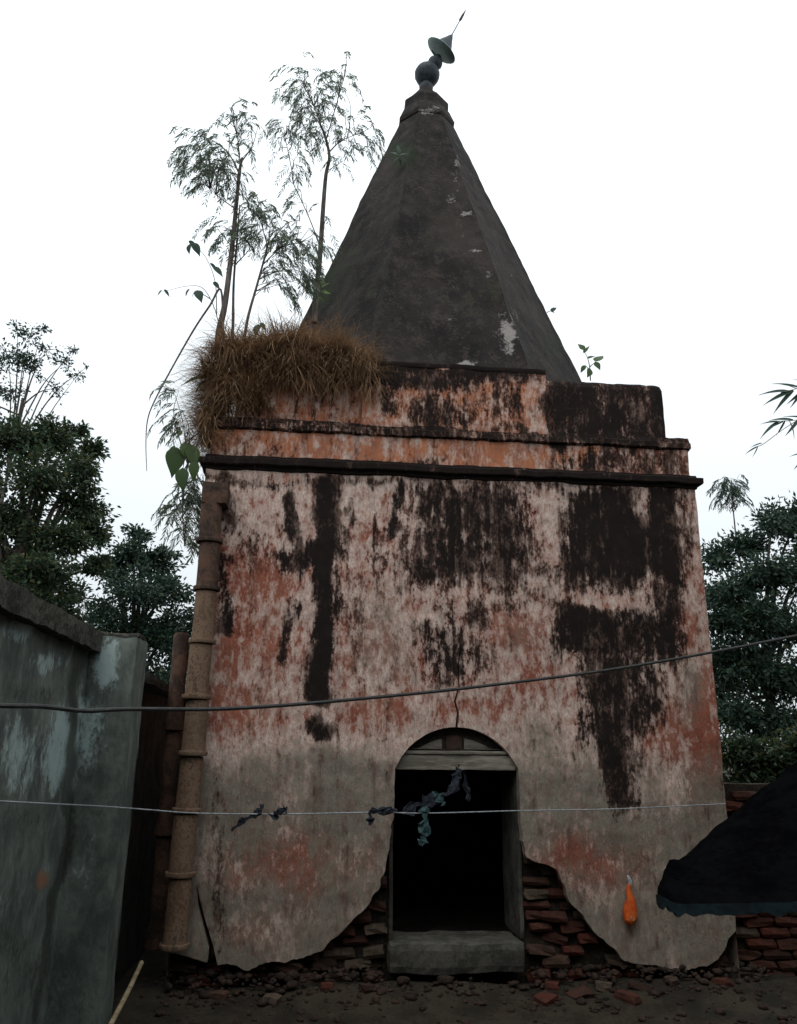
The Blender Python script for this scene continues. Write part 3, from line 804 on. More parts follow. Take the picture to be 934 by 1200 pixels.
# ------------------------------------------------------------------ terracotta downpipe on the temple corner
PY = -.105
cps = [(249, 588), (246, 637), (242, 693), (237, 755), (231, 820), (225, 886), (218, 953), (211, 1028), (203, 1112)]
pp = [Vector(at(x, y, PY)) for x, y in cps]
dp = thing('clay_downpipe', 'terracotta downpipe of flanged segments up the plastered temple corner', 'pipe', tuple(pp[-1]))
for i in range(len(pp)-1):
    a, b = pp[i], pp[i+1]; ax_ = b-a; Ln = ax_.length
    r0 = .082*random.uniform(.96, 1.04)
    jx = Vector((random.uniform(-.008, .008), random.uniform(-.006, .006), 0))
    prof = [(r0*.8, .0), (r0*.97, .006), (r0*1.0, .03), (r0*1.0, Ln*.5), (r0*1.03, Ln-.05), (r0*1.05, Ln-.036), (r0*1.25, Ln-.034), (r0*1.27, Ln-.030), (r0*1.27, Ln-.010), (r0*1.24, Ln-.004), (r0*.8, Ln)]
    v, f = lathe_vf(prof, a+jx, ax_, 18)
    f = [tuple(reversed(q)) for q in f]
    seg = mesh_obj('pipe_segment', v, f, MT['dark_clay'] if i in (0, 1) else MT['terracotta'], dp, True)
v, f = rough_box((pp[0].x+.02, PY+.03, pp[0].z+.06), (.20, .20, .17), .04, .008, 6, 3, .012)
mesh_obj('pipe_head', v, f, MT['dark_clay'], dp)
q0, q1 = Vector(at(213, 742, .42)), Vector(at(182, 1112, .42))
dp2 = thing('old_clay_pipe', 'dark reddish old pipe in the dark gap behind the flanged downpipe', 'pipe', tuple(q1))
for i in range(3):
    a, b = q0.lerp(q1, i/3), q0.lerp(q1, (i+1)/3); Ln = (b-a).length
    v, f = lathe_vf([(.05, 0), (.062, .02), (.062, Ln*.8), (.085, Ln-.05), (.085, Ln-.01), (.06, Ln)], a, b-a, 14)
    mesh_obj('pipe_segment', v, [tuple(reversed(q)) for q in f], MT['dark_clay'], dp2, True)

# ------------------------------------------------------------------ brick wall beside the temple
bw = thing('brick_wall', 'low dark red brick wall running off the temple corner', 'wall', (4.4, .3, 0))
mesh_obj('mortar_core', *rough_box((4.6, .34, .62), (2.86, .16, 1.52), .15, .008, 4, 3, .004), MT['mortar'], bw)
z = .02; row = 0
while z < 1.36:
    x = 3.27+(.12 if row % 2 else 0)
    while x < 5.6:
        if not (z > 1.3 and rb.random() < .35):
            put_brick('brick', rb.choice(BM), (x+rb.uniform(-.006, .006), .245+rb.gauss(0, .006), z), (rb.gauss(0, .015), rb.gauss(0, .015), rb.gauss(0, .02)), bw, (.98, 1, 1))
        x += .238
    z += .0745; row += 1

# ------------------------------------------------------------------ rubble lying at the foot of the wall
rub = [(-.55, -.14), (-.2, -.22), (.15, -.10), (.42, -.13), (1.70, -.09), (1.86, -.20), (2.05, -.10), (2.3, -.16), (2.55, -.1), (2.9, -.14), (1.6, -.28), (2.15, -.3)]
for i, (x, y) in enumerate(rub):
    o = put_brick('fallen_brick', BM[i % 7], (x, y, ground_h(x, y)+.008), (rb.uniform(-.3, .3), rb.uniform(-.25, .25), rb.uniform(0, 3)), None, (rb.uniform(.4, .8), rb.uniform(.6, 1), rb.uniform(.7, 1)))
    props(o, 'broken piece of brick lying on the soil at the temple foot', 'brick', 'broken bricks at the temple foot')

pv = []; pf = []; rp = random.Random(21)
ico = bmesh.new(); bmesh.ops.create_icosphere(ico, subdivisions=1, radius=1); IV = [Vector(v_.co) for v_ in ico.verts]; ico.verts.index_update(); IF = [tuple(v_.index for v_ in f_.verts) for f_ in ico.faces]; ico.free()
for k in range(1500):
    if rp.random() < .6: x = rp.uniform(-.95, 3.3); y = -abs(rp.gauss(0, .22))+.12
    else: x = rp.uniform(-1.4, 3.6); y = rp.uniform(-1.6, .1)
    if DL-.05 < x < DR+.05 and y > -.08: continue
    r_ = min(.045, .006+abs(rp.gauss(0, .013))); c_ = Vector((x, y, ground_h(x, y)+r_*.25+(max(0, y+.15)*.35 if y > -.15 else 0)))
    sx, sy, sz = rp.uniform(.7, 1.5), rp.uniform(.7, 1.3), rp.uniform(.45, .9); i0 = len(pv); an = rp.uniform(0, 6)
    for q in IV:
        j = rp.uniform(.75, 1.2); X_ = q.x*sx*j; Y_ = q.y*sy*j
        pv.append((c_.x+r_*(X_*math.cos(an)-Y_*math.sin(an)), c_.y+r_*(X_*math.sin(an)+Y_*math.cos(an)), c_.z+r_*q.z*sz*j))
    pf += [tuple(i0+i_ for i_ in f_) for f_ in IF]
props(mesh_obj('rubble', pv, np.array(pf), MT['rubble'], None, False, loc=(1, -.2, 0)), 'small dark brick and mortar rubble strewn along the temple foot', 'rubble', None, 'stuff')

# ------------------------------------------------------------------ stick in the alley
a = Vector(at_x(122, 1215, -1.0)); b = Vector(at_x(166, 1128, -1.02))
st = mesh_obj('bamboo_stick', *tube_vf(spline([a, a.lerp(b, .5)+Vector((.01, 0, .01)), b], 5), [.014]*11, 8), MT['bamboo'], None, True, loc=tuple(a))
props(st, 'thin bamboo stick lying aslant in the alley mouth', 'stick')

# ------------------------------------------------------------------ cable and clothes line
cb = [(-1.47, -3.6, at(-60, 826, -3.4)[2]+.0)]+[tuple(at(x, y, Y)) for x, y, Y in [(0, 827, -3.3), (50, 828, -3.15), (100, 833, -3.0), (150, 831, -2.85), (250, 831, -2.6), (340, 826, -2.4), (420, 819, -2.2), (540, 807, -1.9), (700, 787, -1.6), (820, 767, -1.4), (934, 745, -1.2)]]
cb[0] = (-1.46, cb[1][1]-.06, cb[1][2]+.002)
e_ = Vector(cb[-1]); cb.append(tuple(e_+(e_-Vector(cb[-2]))*.55))
o = mesh_obj('electric_cable', *tube_vf(spline(cb, 6), .0085, 7), MT['cable'], None, True, loc=cb[0])
props(o, 'black sagging electric cable strung across the front of the temple', 'cable')
pz = cb[-1]
pole = thing('bamboo_pole', 'upright bamboo pole that carries the black cable beside the tarpaulin', 'pole', (pz[0]+.04, pz[1], 0))
mesh_obj('culm', *tube_vf([(pz[0]+.04, pz[1], -.1), (pz[0]+.05, pz[1], 1.4), (pz[0]+.04, pz[1], pz[2]+.25)], [.04, .036, .03], 10), MT['bamboo'], pole, True)
for k in range(6):
    zz = .3+k*.38
    mesh_obj('node', *lathe_vf([(.036, -.012), (.044, 0), (.036, .012)], (pz[0]+.047, pz[1], zz), (0, 0, 1), 10), MT['bamboo'], pole, True)
ro = [tuple(at(x, y, Y)) for x, y, Y in [(-40, 936, -3.2), (0, 939, -2.9), (60, 942, -2.05), (121, 945, -1.0), (175, 949, -.85), (232, 953, -.72), (330, 954, -.62), (440, 952, -.55), (500, 953, -.5), (610, 950, -.4), (720, 948, -.3), (850, 942, -.06)]]
o = mesh_obj('clothes_line', *tube_vf(spline(ro, 6), .0045, 6), MT['rope'], None, True, loc=ro[3])
props(o, 'pale nylon rope tied from the house pillar across the temple doorway', 'rope')
kn = Vector(ro[3])
def rag(name, pts, width, mat, label, group=None, thick=.0025, seed=0):
    """crumpled strip of cloth along a line"""
    P_ = spline(pts, 5); n = len(P_); V = []; Fc = []
    for i, p in enumerate(P_):
        rr_ = random.Random(seed*100+i); w = width*rr_.uniform(.35, 1.5); p = p+Vector((rr_.uniform(-.4, .4)*width, 0, rr_.uniform(-.3, .3)*width))
        t = (P_[min(i+1, n-1)]-P_[max(i-1, 0)]).normalized()
        s_ = t.cross(Vector((0, 1, 0))).normalized()
        if i in (0, n-1): w *= .35
        for k in range(5):
            u = (k/4-.5)*2
            V.append(tuple(p+s_*u*w+Vector((0, .9*w*mnoise.noise(Vector((i*.8, u*2.3, seed*2.)))-thick, 0))))
        for k in range(4, -1, -1):
            u = (k/4-.5)*2
            V.append(tuple(p+s_*u*w+Vector((0, .9*w*mnoise.noise(Vector((i*.8, u*2.3, seed*2.)))+thick, 0))))
    for i in range(n-1):
        for k in range(10):
            Fc.append((i*10+k, i*10+(k+1) % 10, (i+1)*10+(k+1) % 10, (i+1)*10+k))
    Fc += [tuple(range(9, -1, -1)), tuple((n-1)*10+k for k in range(10))]
    o = mesh_obj(name, V, Fc, mat, None, False, loc=tuple(P_[0]))
    return props(o, label, 'cloth', group)
W = lambda x, y, Y: tuple(at(x, y, Y))
rag('rag', [W(309, 943, -.645), (W(300, 954, -.645)), W(285, 962, -.645), W(272, 973, -.645)], .016, MT['rag'], 'thin dark twisted strip hanging askew on the clothes line', seed=1)
rag('rag', [W(338, 946, -.63), W(327, 952, -.63), W(318, 960, -.63)], .030, MT['rag'], 'short dark blue rag knotted on the clothes line before plain plaster', seed=2)
rag('rag', [W(434, 966, -.56), W(434, 952, -.56), W(446, 950, -.56), W(466, 948, -.55)], .022, MT['rag'], 'dark blue rag wrapped along the clothes line at the door jamb', seed=3)
rag('rag', [W(499, 946, -.515), W(498, 960, -.515), W(497, 978, -.515), W(494, 990, -.515)], .032, MT['teal_rag'], 'teal rag hanging from the clothes line in the doorway', seed=4)
rag('rag', [W(540, 890, .06), W(536, 905, .03), W(530, 925, .0), W(512, 935, -.05), W(498, 940, -.2), W(470, 952, -.5)], .034, MT['rag'], 'long dark torn rag stretched from the lintel to the clothes line', seed=5)
rag('rag', [W(541, 893, .07), W(545, 915, .07), W(550, 940, .07)], .020, MT['rag'], 'narrow dark rag dangling from the lintel', seed=6)
rag('rag', [W(507, 928, -.1), W(515, 936, -.1), W(521, 944, -.1)], .022, MT['teal_rag'], 'small teal scrap caught on the long dark rag', seed=7)

# ------------------------------------------------------------------ orange pouch on the wall
oc = Vector(at(738, 1075, -.035))
pouch = thing('orange_pouch', 'small bright orange cloth pouch hanging on the plaster wall', 'pouch', tuple(oc))
top = Vector(at(738, 1036, -.03))
Lh = (top-oc).length
def crumple(vf, amp, fr=14):
    return [tuple(Vector(p)+mnoise.noise_vector(Vector(p)*fr)*amp+mnoise.noise_vector(Vector(p)*fr*3)*amp*.5) for p in vf[0]], vf[1]
mesh_obj('bag', *crumple(lathe_vf([(.006, -.052), (.026, -.046), (.042, -.02), (.046, .01), (.042, .05), (.036, .09), (.030, .13), (.020, Lh-.05), (.014, Lh-.02), (.010, Lh)], oc, top-oc, 16), .016), MT['orange'], pouch, True)
mesh_obj('bag_base', *crumple(lathe_vf([(.004, -.030), (.020, -.026), (.036, -.006), (.034, .018), (.018, .03), (.004, .032)], oc+Vector((.002, -.012, 0)), top-oc, 14), .014), MT['orange_pale'], pouch, True)
mesh_obj('tie', *tube_vf([top-Vector((0, 0, .015)), top+Vector((.004, .005, .02)), top+Vector((-.003, .01, .04)), top+Vector((.0, .03, .055))], [.010, .016, .013, .004], 8), MT['rope'], pouch, True)

# ------------------------------------------------------------------ black tarpaulin awning
near = [W(771, 1052, -3.05), W(800, 1062, -3.1), W(860, 1064, -3.15), W(934, 1058, -3.2), W(1010, 1046, -3.25), W(1120, 1030, -3.3)]
far = [W(783, 1008, -2.75), W(808, 996, -2.65), W(862, 948, -2.5), W(934, 893, -2.4), W(1010, 835, -2.35), W(1120, 780, -2.35)]
ns, fs = spline(near, 14), spline(far, 14)
V = []; nU = len(ns); nW = 18
for j in range(nW+1):
    t = j/nW
    for i in range(nU):
        p = ns[i].lerp(fs[i], t)
        p = p+Vector((0, 0, .015*math.sin(PI*t)))+mnoise.noise_vector(p*6)*.014+mnoise.noise_vector(p*24)*.006
        V.append(tuple(p))
Fc = [(j*nU+i, j*nU+i+1, (j+1)*nU+i+1, (j+1)*nU+i) for j in range(nW) for i in range(nU-1)]
nV = len(V)
V += [(p[0], p[1]+.004, p[2]-.012) for p in V]
Fc += [tuple(nV+k for k in reversed(q)) for q in Fc]
for i in range(nU-1):
    Fc.append((i+1, i, nV+i, nV+i+1)); a = nW*nU+i; Fc.append((a, a+1, nV+a+1, nV+a))
for j in range(nW):
    a = j*nU; Fc.append((a, a+nU, nV+a+nU, nV+a)); a = j*nU+nU-1; Fc.append((a+nU, a, nV+a, nV+a+nU))
tp = thing('tarpaulin_awning', 'black tarpaulin awning with a teal hem jutting out before the brick wall', 'awning', (3.0, -2.8, 0))
sheet = mesh_obj('sheet', V, Fc, MT['tarp'], tp, True)
hem = []; hf = []
for i, p in enumerate(ns):
    w = .024+.022*mnoise.noise(Vector((i*.31, 0, 0))); p = p+mnoise.noise_vector(p*6)*.014
    hem += [tuple(p+Vector((0, -.012, .012))), tuple(p+Vector((0, -.02, -w))), tuple(p+Vector((0, .006, -w))), tuple(p+Vector((0, .006, .006)))]
for i in range(len(ns)-1):
    for k in range(4): hf.append((i*4+k, i*4+(k+1) % 4, i*4+4+(k+1) % 4, i*4+4+k))
hf += [(3, 2, 1, 0), tuple(len(hem)-4+k for k in range(4))]
mesh_obj('hem', hem, hf, MT['tarp_hem'], sheet, True)
for a, b in ((near, 0), (far, 0)):
    A_, B_ = Vector(a[-1]), Vector(a[3])
    mesh_obj('bamboo_rail', *tube_vf([A_+Vector((.05, .05, -.04)), A_.lerp(B_, .5)+Vector((0, .05, -.05)), B_+Vector((0, .05, -.035))], .016, 8), MT['bamboo'], tp, True)
    mesh_obj('post', *tube_vf([(A_.x, A_.y, -.1), (A_.x, A_.y, A_.z)], .03, 8), MT['bamboo'], tp, True)

# ------------------------------------------------------------------ vegetation helpers
def leaf_mesh_data(cent, dirs, length, width, fold=.25, rng=RNG):
    """rhombic folded leaves: base, left, tip, right"""
    n = len(cent); dirs = dirs/np.linalg.norm(dirs, axis=1, keepdims=True)
    rnd = rng.normal(size=(n, 3)); side = np.cross(dirs, rnd); side /= np.linalg.norm(side, axis=1, keepdims=True)+1e-9
    nrm = np.cross(dirs, side)
    L = np.asarray(length).reshape(-1, 1)*np.ones((n, 1)); Wd = np.asarray(width).reshape(-1, 1)*np.ones((n, 1))
    b = cent; m = cent+dirs*L*.45+nrm*Wd*fold
    V = np.stack([b, m+side*Wd*.5, cent+dirs*L-nrm*Wd*fold, m-side*Wd*.5], 1).reshape(-1, 3)
    Fc = np.arange(4*n).reshape(n, 4)
    return V, Fc

def leaves_obj(name, cents, dirs, length, width, mat, parent, fold=.25):
    V, Fc = leaf_mesh_data(cents, dirs, length, width, fold)
    var = np.repeat(RNG.uniform(0, 1, len(cents)), 4)
    return mesh_obj(name, V, Fc, mat, parent, False, attrs=dict(var=var))

def px_scale(p):
    """metres per photo pixel at point p"""
    return float(np.dot(np.array(p)-CAM, _f))/F

# ---- compound-leaved saplings
def pinnate(name, label, stems, clouds, Y, dens=1.15, leaf=.062, group=None, mat='leaf_neem', r0=.016, fr_len=(.12, .26)):
    st3 = []
    for k, (pl, ra, rb_) in enumerate(stems):
        st3.append(([Vector(at(x, y, Y+.10*mnoise.noise(Vector((x*.02, y*.02, k))))) for x, y in pl], ra, rb_))
    root = st3[0][0][0]
    t = thing(name, label, 'sapling', tuple(root), group)
    vf = []; nodes = []
    for P_, ra, rb_ in st3:
        S = spline(P_, 6); m_ = len(S); rad = [ra+(rb_-ra)*i/(m_-1) for i in range(m_)]
        vf.append(tube_vf(S, rad, 7)); nodes += S[m_//3:]
    tw = []; cents = []; dirs = []
    NA = np.array([tuple(p) for p in nodes])
    for cx, cy, rx, ry, num in clouds:
        for q in range(max(1, int(num*dens))):
            a = random.uniform(0, 2*PI); rr = math.sqrt(random.random())
            c = Vector(at(cx+rx*rr*math.cos(a), cy+ry*rr*math.sin(a), Y))
            c.y += random.gauss(0, rx*px_scale(c)*.5)
            d = NA-np.array(c); d[:, 2] += .15
            near_ = Vector(NA[np.argmin((d**2).sum(1))])
            if q % 3 == 0:
                midp = near_.lerp(c, .55)+Vector((random.gauss(0, .03), random.gauss(0, .03), .05))
                tw.append(tube_vf(spline([near_, midp, c], 4), [.004, .0038, .0035, .0033, .003, .0028, .0025, .002, .0015], 4, False))
            outd = (c-near_); outd.z = 0
            if outd.length < 1e-4: outd = Vector((1, 0, 0))
            outd = (outd.normalized()+Vector((random.gauss(0, .6), random.gauss(0, .6), 0))).normalized()
            Lr = random.uniform(*fr_len); p = Vector(c); dv = (outd+Vector((0, 0, random.uniform(-.3, .5)))).normalized()
            n_ = 9; prev = [Vector(p)]
            for i in range(n_):
                dv = (dv+Vector((0, 0, -.20))).normalized(); p = p+dv*Lr/n_; prev.append(Vector(p))
                sd_ = dv.cross(Vector((0, 0, 1)))
                if sd_.length < 1e-3: sd_ = Vector((1, 0, 0))
                sd_.normalize()
                for s_ in (-1, 1):
                    cents.append(tuple(p)); dd = sd_*s_*.75+dv*.75+Vector((random.gauss(0, .15), random.gauss(0, .15), -.55+random.gauss(0, .2)))
                    dirs.append(tuple(dd))
            tw.append(tube_vf(prev[::3], .0016, 3, False))
    mesh_obj('stem', *join(vf), MT['bark'], t, True)
    fo = leaves_obj('foliage', np.array(cents), np.array(dirs), RNG.uniform(.7, 1.25, len(cents))*leaf, leaf*.18, MT[mat], t, .15)
    mesh_obj('twigs', *join(tw), MT['bark'], t)['kind'] = 'stuff'
    return t

G_SAP = 'saplings rooted in the parapet'
pinnate('sapling', 'tall thin sapling with a tufted crown rising from the dry grass corner', [([(259, 432), (256, 395), (264, 355), (272, 290), (277, 240), (281, 200), (284, 185)], .034, .012), ([(281, 205), (268, 180), (250, 165), (235, 160)], .008, .003), ([(283, 190), (296, 170), (303, 146)], .007, .002), ([(282, 195), (278, 160), (270, 132)], .007, .002), ([(276, 245), (258, 232), (246, 222)], .006, .002)],
        [(248, 188, 34, 22, 62), (262, 205, 24, 16, 22), (278, 132, 22, 9, 14), (232, 168, 20, 12, 16), (240, 215, 16, 8, 8), (296, 150, 10, 24, 8), (288, 235, 18, 12, 10), (262, 275, 14, 16, 10), (215, 178, 8, 12, 4)], .30, group=G_SAP)
pinnate('sapling', 'slim straight sapling stem standing beside the tufted one in the dry grass', [([(272, 418), (273, 380), (274, 330), (278, 280), (281, 240)], .016, .006), ([(276, 310), (290, 295), (300, 280)], .006, .002)],
        [(266, 265, 14, 14, 8), (284, 275, 12, 14, 10), (296, 250, 14, 10, 10)], .42, group=G_SAP)
pinnate('sapling', 'leaning sapling with drooping leaves between the grass and the spire', [([(283, 420), (290, 375), (301, 335), (312, 295), (316, 275)], .016, .006), ([(308, 310), (330, 290), (350, 285)], .007, .002), ([(314, 290), (306, 262), (300, 248)], .006, .002), ([(316, 285), (336, 262), (352, 258)], .006, .002)],
        [(312, 262, 26, 20, 34), (332, 284, 22, 18, 26), (356, 292, 18, 26, 30), (342, 333, 20, 7, 14), (325, 310, 16, 16, 14), (362, 318, 10, 16, 10)], .38, group=G_SAP)
pinnate('sapling', 'tallest feathery sapling growing against the spire side', [([(368, 378), (371, 340), (375, 300), (379, 240), (382, 205), (386, 184), (381, 160), (375, 145)], .030, .010), ([(384, 180), (400, 165), (425, 155)], .008, .002), ([(378, 152), (368, 125), (356, 100), (350, 88)], .008, .002), ([(382, 165), (392, 130), (402, 95), (404, 80)], .007, .002), ([(344, 216), (342, 200), (338, 180), (334, 160)], .006, .003), ([(376, 290), (360, 250), (344, 216)], .006, .004)],
        [(346, 92, 20, 12, 18), (368, 112, 30, 20, 36), (400, 90, 16, 14, 14), (335, 150, 16, 14, 16), (374, 148, 26, 16, 28), (412, 156, 24, 14, 24), (434, 156, 10, 7, 6), (346, 192, 12, 16, 12), (394, 186, 10, 7, 6), (372, 128, 30, 16, 18), (382, 260, 12, 30, 6), (355, 235, 14, 12, 6)], .55, group=G_SAP)
pinnate('hanging_shrub', 'dark fine-leaved shrub hanging off the temple corner below the grass', [([(232, 520), (220, 545), (214, 590), (216, 640)], .010, .003), ([(228, 530), (212, 560), (206, 600)], .007, .002)],
        [(214, 590, 14, 18, 26), (222, 625, 12, 22, 24), (212, 490, 12, 18, 12), (206, 460, 8, 10, 5), (226, 565, 12, 18, 16)], .12, leaf=.066)['category'] = 'shrub'

# ---- broad leaves, each its own part
def broad_leaf_mesh(seed, pointed=1.35):
    r = random.Random(seed); V = []; Fc = []; nL = 8
    for i in range(nL+1):
        t = i/nL
        w = .40*(math.sin(PI*min(1, t*1.02)**.75))*(1-.35*t) if i < nL else 0
        zc = -.22*t*t
        for s_ in (-1, 0, 1):
            V.append((t, s_*w*.95, zc+(.10*w if s_ else 0)+r.uniform(-.01, .01)))
    for i in range(nL):
        for k in range(2):
            Fc.append((i*3+k, (i+1)*3+k, (i+1)*3+k+1, i*3+k+1))
    me = bpy.data.meshes.new('leaf'); me.from_pydata(V, [], Fc); me.update()
    a_ = me.attributes.new('var', 'FLOAT', 'POINT'); a_.data.foreach_set('value', [r.random()]*len(V))
    me.polygons.foreach_set('use_smooth', [True]*len(me.polygons))
    return me
BL = []
for k in range(3):
    for m_ in ('leaf_big', 'leaf_lime', 'leaf_blue'):
        me = broad_leaf_mesh(k); me.materials.append(MT[m_]); BL.append(me)
BLM = {m_: BL[i::3] for i, m_ in enumerate(('leaf_big', 'leaf_lime', 'leaf_blue'))}
def add_leaf(parent, p, d, size, mat='leaf_big', wscale=1.0, up=None):
    me = random.choice(BLM[mat]); o = bpy.data.objects.new('leaf', me); C.objects.link(o); o.parent = parent
    d = Vector(d).normalized(); up_ = Vector(up) if up else Vector((random.gauss(0, .4), -.8, .6))
    y_ = up_.cross(d).normalized(); z_ = d.cross(y_)
    R_ = Matrix((d, y_, z_)).transposed().to_4x4()
    o.matrix_local = Matrix.Translation(Vector(p)-wloc(parent))@R_@Matrix.Diagonal((size, size*wscale, size, 1))
    return o
def leafy(name, label, cat, stems, leaves, Y, mat='leaf_big', r0=.006, group=None):
    S0 = [[Vector(at(x, y, Y)) for x, y in pl] for pl in stems]
    t = thing(name, label, cat, tuple(S0[0][0]), group)
    mesh_obj('stem', *join([tube_vf(spline(P_, 6), [r0+(r0*.25-r0)*i/((len(P_)-1)*6) for i in range((len(P_)-1)*6+1)], 6) for P_ in S0]), MT['bark'], t, True)
    for (x, y, x2, y2, ws) in leaves:
        p = Vector(at(x, y, Y)); q = Vector(at(x2, y2, Y+random.uniform(-.04, .04)))
        add_leaf(t, p, q-p, (q-p).length*1.05, mat, ws)
    return t
leafy('drooping_vine', 'long bare vine drooping in an arc from the dry grass', 'vine', [[(262, 400), (259, 340), (246, 358), (228, 385), (205, 425), (182, 468), (173, 492), (171, 520), (172, 552)]], [], .05, r0=.011)
leafy('broad_leaf_twig', 'slender twig with a few broad drooping leaves beside the saplings', 'twig', [[(262, 420), (254, 370), (240, 340), (222, 335), (190, 342)], [(254, 370), (252, 330), (240, 300), (222, 284)], [(246, 350), (238, 345), (230, 342)]],
      [(190, 340, 183, 346, 1.), (192, 339, 200, 347, 1.), (221, 282, 232, 290, .9), (226, 284, 235, 298, .9), (222, 286, 220, 296, .8), (246, 308, 257, 318, .9), (250, 312, 262, 322, .9), (230, 340, 222, 350, .9), (231, 340, 236, 352, .9), (222, 338, 216, 346, .8), (250, 330, 258, 338, .8), (303, 380, 298, 392, .8), (305, 378, 312, 386, .8)], .12, 'leaf_blue', .005)
leafy('broad_leaf_plant', 'broad-leaved weed with drooping leaves below the grass on the corner', 'plant', [[(236, 505), (222, 515), (210, 525), (205, 535)], [(222, 515), (216, 540), (213, 560)]],
      [(207, 524, 203, 556, .95), (216, 518, 224, 540, .9), (214, 548, 212, 573, .9), (222, 520, 232, 548, .8), (205, 522, 197, 536, .8), (228, 540, 226, 562, .8), (214, 505, 206, 512, .8)], -.06, 'leaf_big', .006)
leafy('strap_leaf_plant', 'small plant with long curved strap leaves on the grass edge', 'plant', [[(252, 460), (246, 446), (243, 438)]], [(243, 440, 212, 446, .35), (243, 440, 236, 416, .4), (245, 440, 248, 420, .35), (242, 444, 226, 458, .35)], .0, 'leaf_big', .008)
leafy('peepal_seedling', 'peepal seedling with a few heart leaves on the blackened parapet', 'plant', [[(692, 446), (691, 430), (688, 418), (683, 410)], [(691, 430), (698, 424)], [(691, 434), (686, 428)]],
      [(685, 410, 678, 402, 1.05), (698, 424, 706, 414, 1.0), (697, 424, 704, 432, 1.0), (688, 420, 697, 416, .9), (686, 428, 680, 436, .9), (692, 432, 690, 441, 1.), (684, 414, 690, 404, .7)], .25, 'leaf_big', .006)
leafy('green_weed', 'fresh green weed sprouting on the spire near the tallest sapling', 'plant', [[(372, 352), (374, 340), (376, 332)]], [(375, 338, 366, 328, .8), (375, 338, 384, 330, .8), (374, 345, 364, 342, .8), (376, 342, 388, 342, .8), (375, 336, 375, 322, .8), (374, 348, 381, 354, .8), (373, 346, 370, 356, .8)], .75, 'leaf_lime', .006)
leafy('spire_weed', 'tiny weed jutting from the bare edge of the spire', 'plant', [[(641, 366), (646, 364)]], [(645, 365, 653, 359, .6), (645, 364, 650, 366, .5)], 1.25, 'leaf_blue', .006)
leafy('spire_fern', 'small green fern tuft high on the spire', 'plant', [[(470, 188), (468, 180)]], [(468, 182, 458, 176, .5), (468, 182, 478, 178, .5), (468, 184, 460, 188, .5), (469, 184, 477, 188, .5), (468, 180, 466, 168, .5), (468, 184, 470, 194, .4)], 1.28, 'leaf_blue', .006)

# ---- soil mound and dry grass over the parapet corner
def mound_z(x, y):
    u = (x+.42)/.95; w = (y-.45)/.62
    return 4.62+.36*math.sqrt(max(0, 1-u*u*.95))*math.sqrt(max(0, 1-w*w*.9))+.05*mnoise.noise(Vector((x*4, y*4, 0)))
v, f = grid_vf(lambda u, w: (-.80+u*1.12, .10+w*.95, max(4.66, mound_z(-.80+u*1.12, .10+w*.95)) if 0 < u < 1 and 0 < w < 1 else 4.55), 40, 30)
props(mesh_obj('soil_mound', v, f, MT['soil'], None, True, loc=(-.3, .4, 4.3)), 'dark soil caught on the parapet under the dry grass', 'soil', None, 'structure')
NT_ = 900
rg = random.Random(5)
Vb = []; Fb = []; var = []
for k in range(NT_):
    m_ = rg.random()
    if m_ < .46:      # on top, spilling forward
        x = rg.triangular(-1.0, .50, -.15); y = rg.uniform(.0, .75)
        z_ = max(4.62, mound_z(x, y))-.03; d = Vector((rg.gauss(-.05, .55), rg.gauss(-.45, .5), rg.uniform(-.1, 1.0))); L0 = rg.uniform(.16, .40)
    elif m_ < .72:     # front face
        x = rg.uniform(-.98, .40); y = rg.uniform(.0, .07); zl = 4.52+.14*mnoise.noise(Vector((x*5, 0, 2)))-(.28 if x < -.55 else 0)
        z_ = rg.uniform(zl, 4.84); d = Vector((rg.gauss(0, .6), -abs(rg.gauss(.5, .3)), rg.uniform(-.4, .5))); L0 = rg.uniform(.14, .34)
    else:             # hanging off the corner
        x = -1.0+abs(rg.gauss(0, .15)); y = rg.uniform(-.03, .7); z_ = rg.uniform(4.02, 4.82)
        d = Vector((-abs(rg.gauss(.35, .35)), -abs(rg.gauss(.3, .4)), rg.uniform(-.3, .6))); L0 = rg.uniform(.16, .42)
    d.normalize(); tv = rg.random(); curl0 = rg.uniform(.10, .55)
    for q in range(rg.randint(12, 30)):
        dd = (d+Vector((rg.gauss(0, .30), rg.gauss(0, .30), rg.gauss(0, .30)))).normalized()
        L = L0*rg.uniform(.6, 1.35); p = Vector((x+rg.gauss(0, .022), y+rg.gauss(0, .022), z_+rg.gauss(0, .02))); wd = rg.uniform(.0016, .0042)
        sd_ = dd.cross(Vector((0, 0, 1)))
        if sd_.length < .01: sd_ = Vector((1, 0, 0))
        sd_.normalize(); ng = 5; i0 = len(Vb); curl = curl0*rg.uniform(.5, 1.4); wob = Vector((rg.gauss(0, .16), rg.gauss(0, .16), 0))
        for i in range(ng+1):
            w_ = wd*(1-.8*i/ng)
            Vb.append(tuple(p-sd_*w_)); Vb.append(tuple(p+sd_*w_))
            p = p+dd*L/ng; dd = (dd+wob+Vector((rg.gauss(0, .10), rg.gauss(0, .10), -curl))).normalized()
        vv = min(1, max(0, tv*.6+rg.random()*.45-.08))
        var += [vv]*(2*ng+2)
        for i in range(ng): Fb.append((i0+2*i, i0+2*i+1, i0+2*i+3, i0+2*i+2))
props(mesh_obj('dry_grass', np.array(Vb), np.array(Fb), MT['grass'], None, False, loc=(-.3, .2, 4.6), attrs=dict(var=var)), 'shaggy brown dry grass spilling over the parapet corner', 'grass', None, 'stuff')

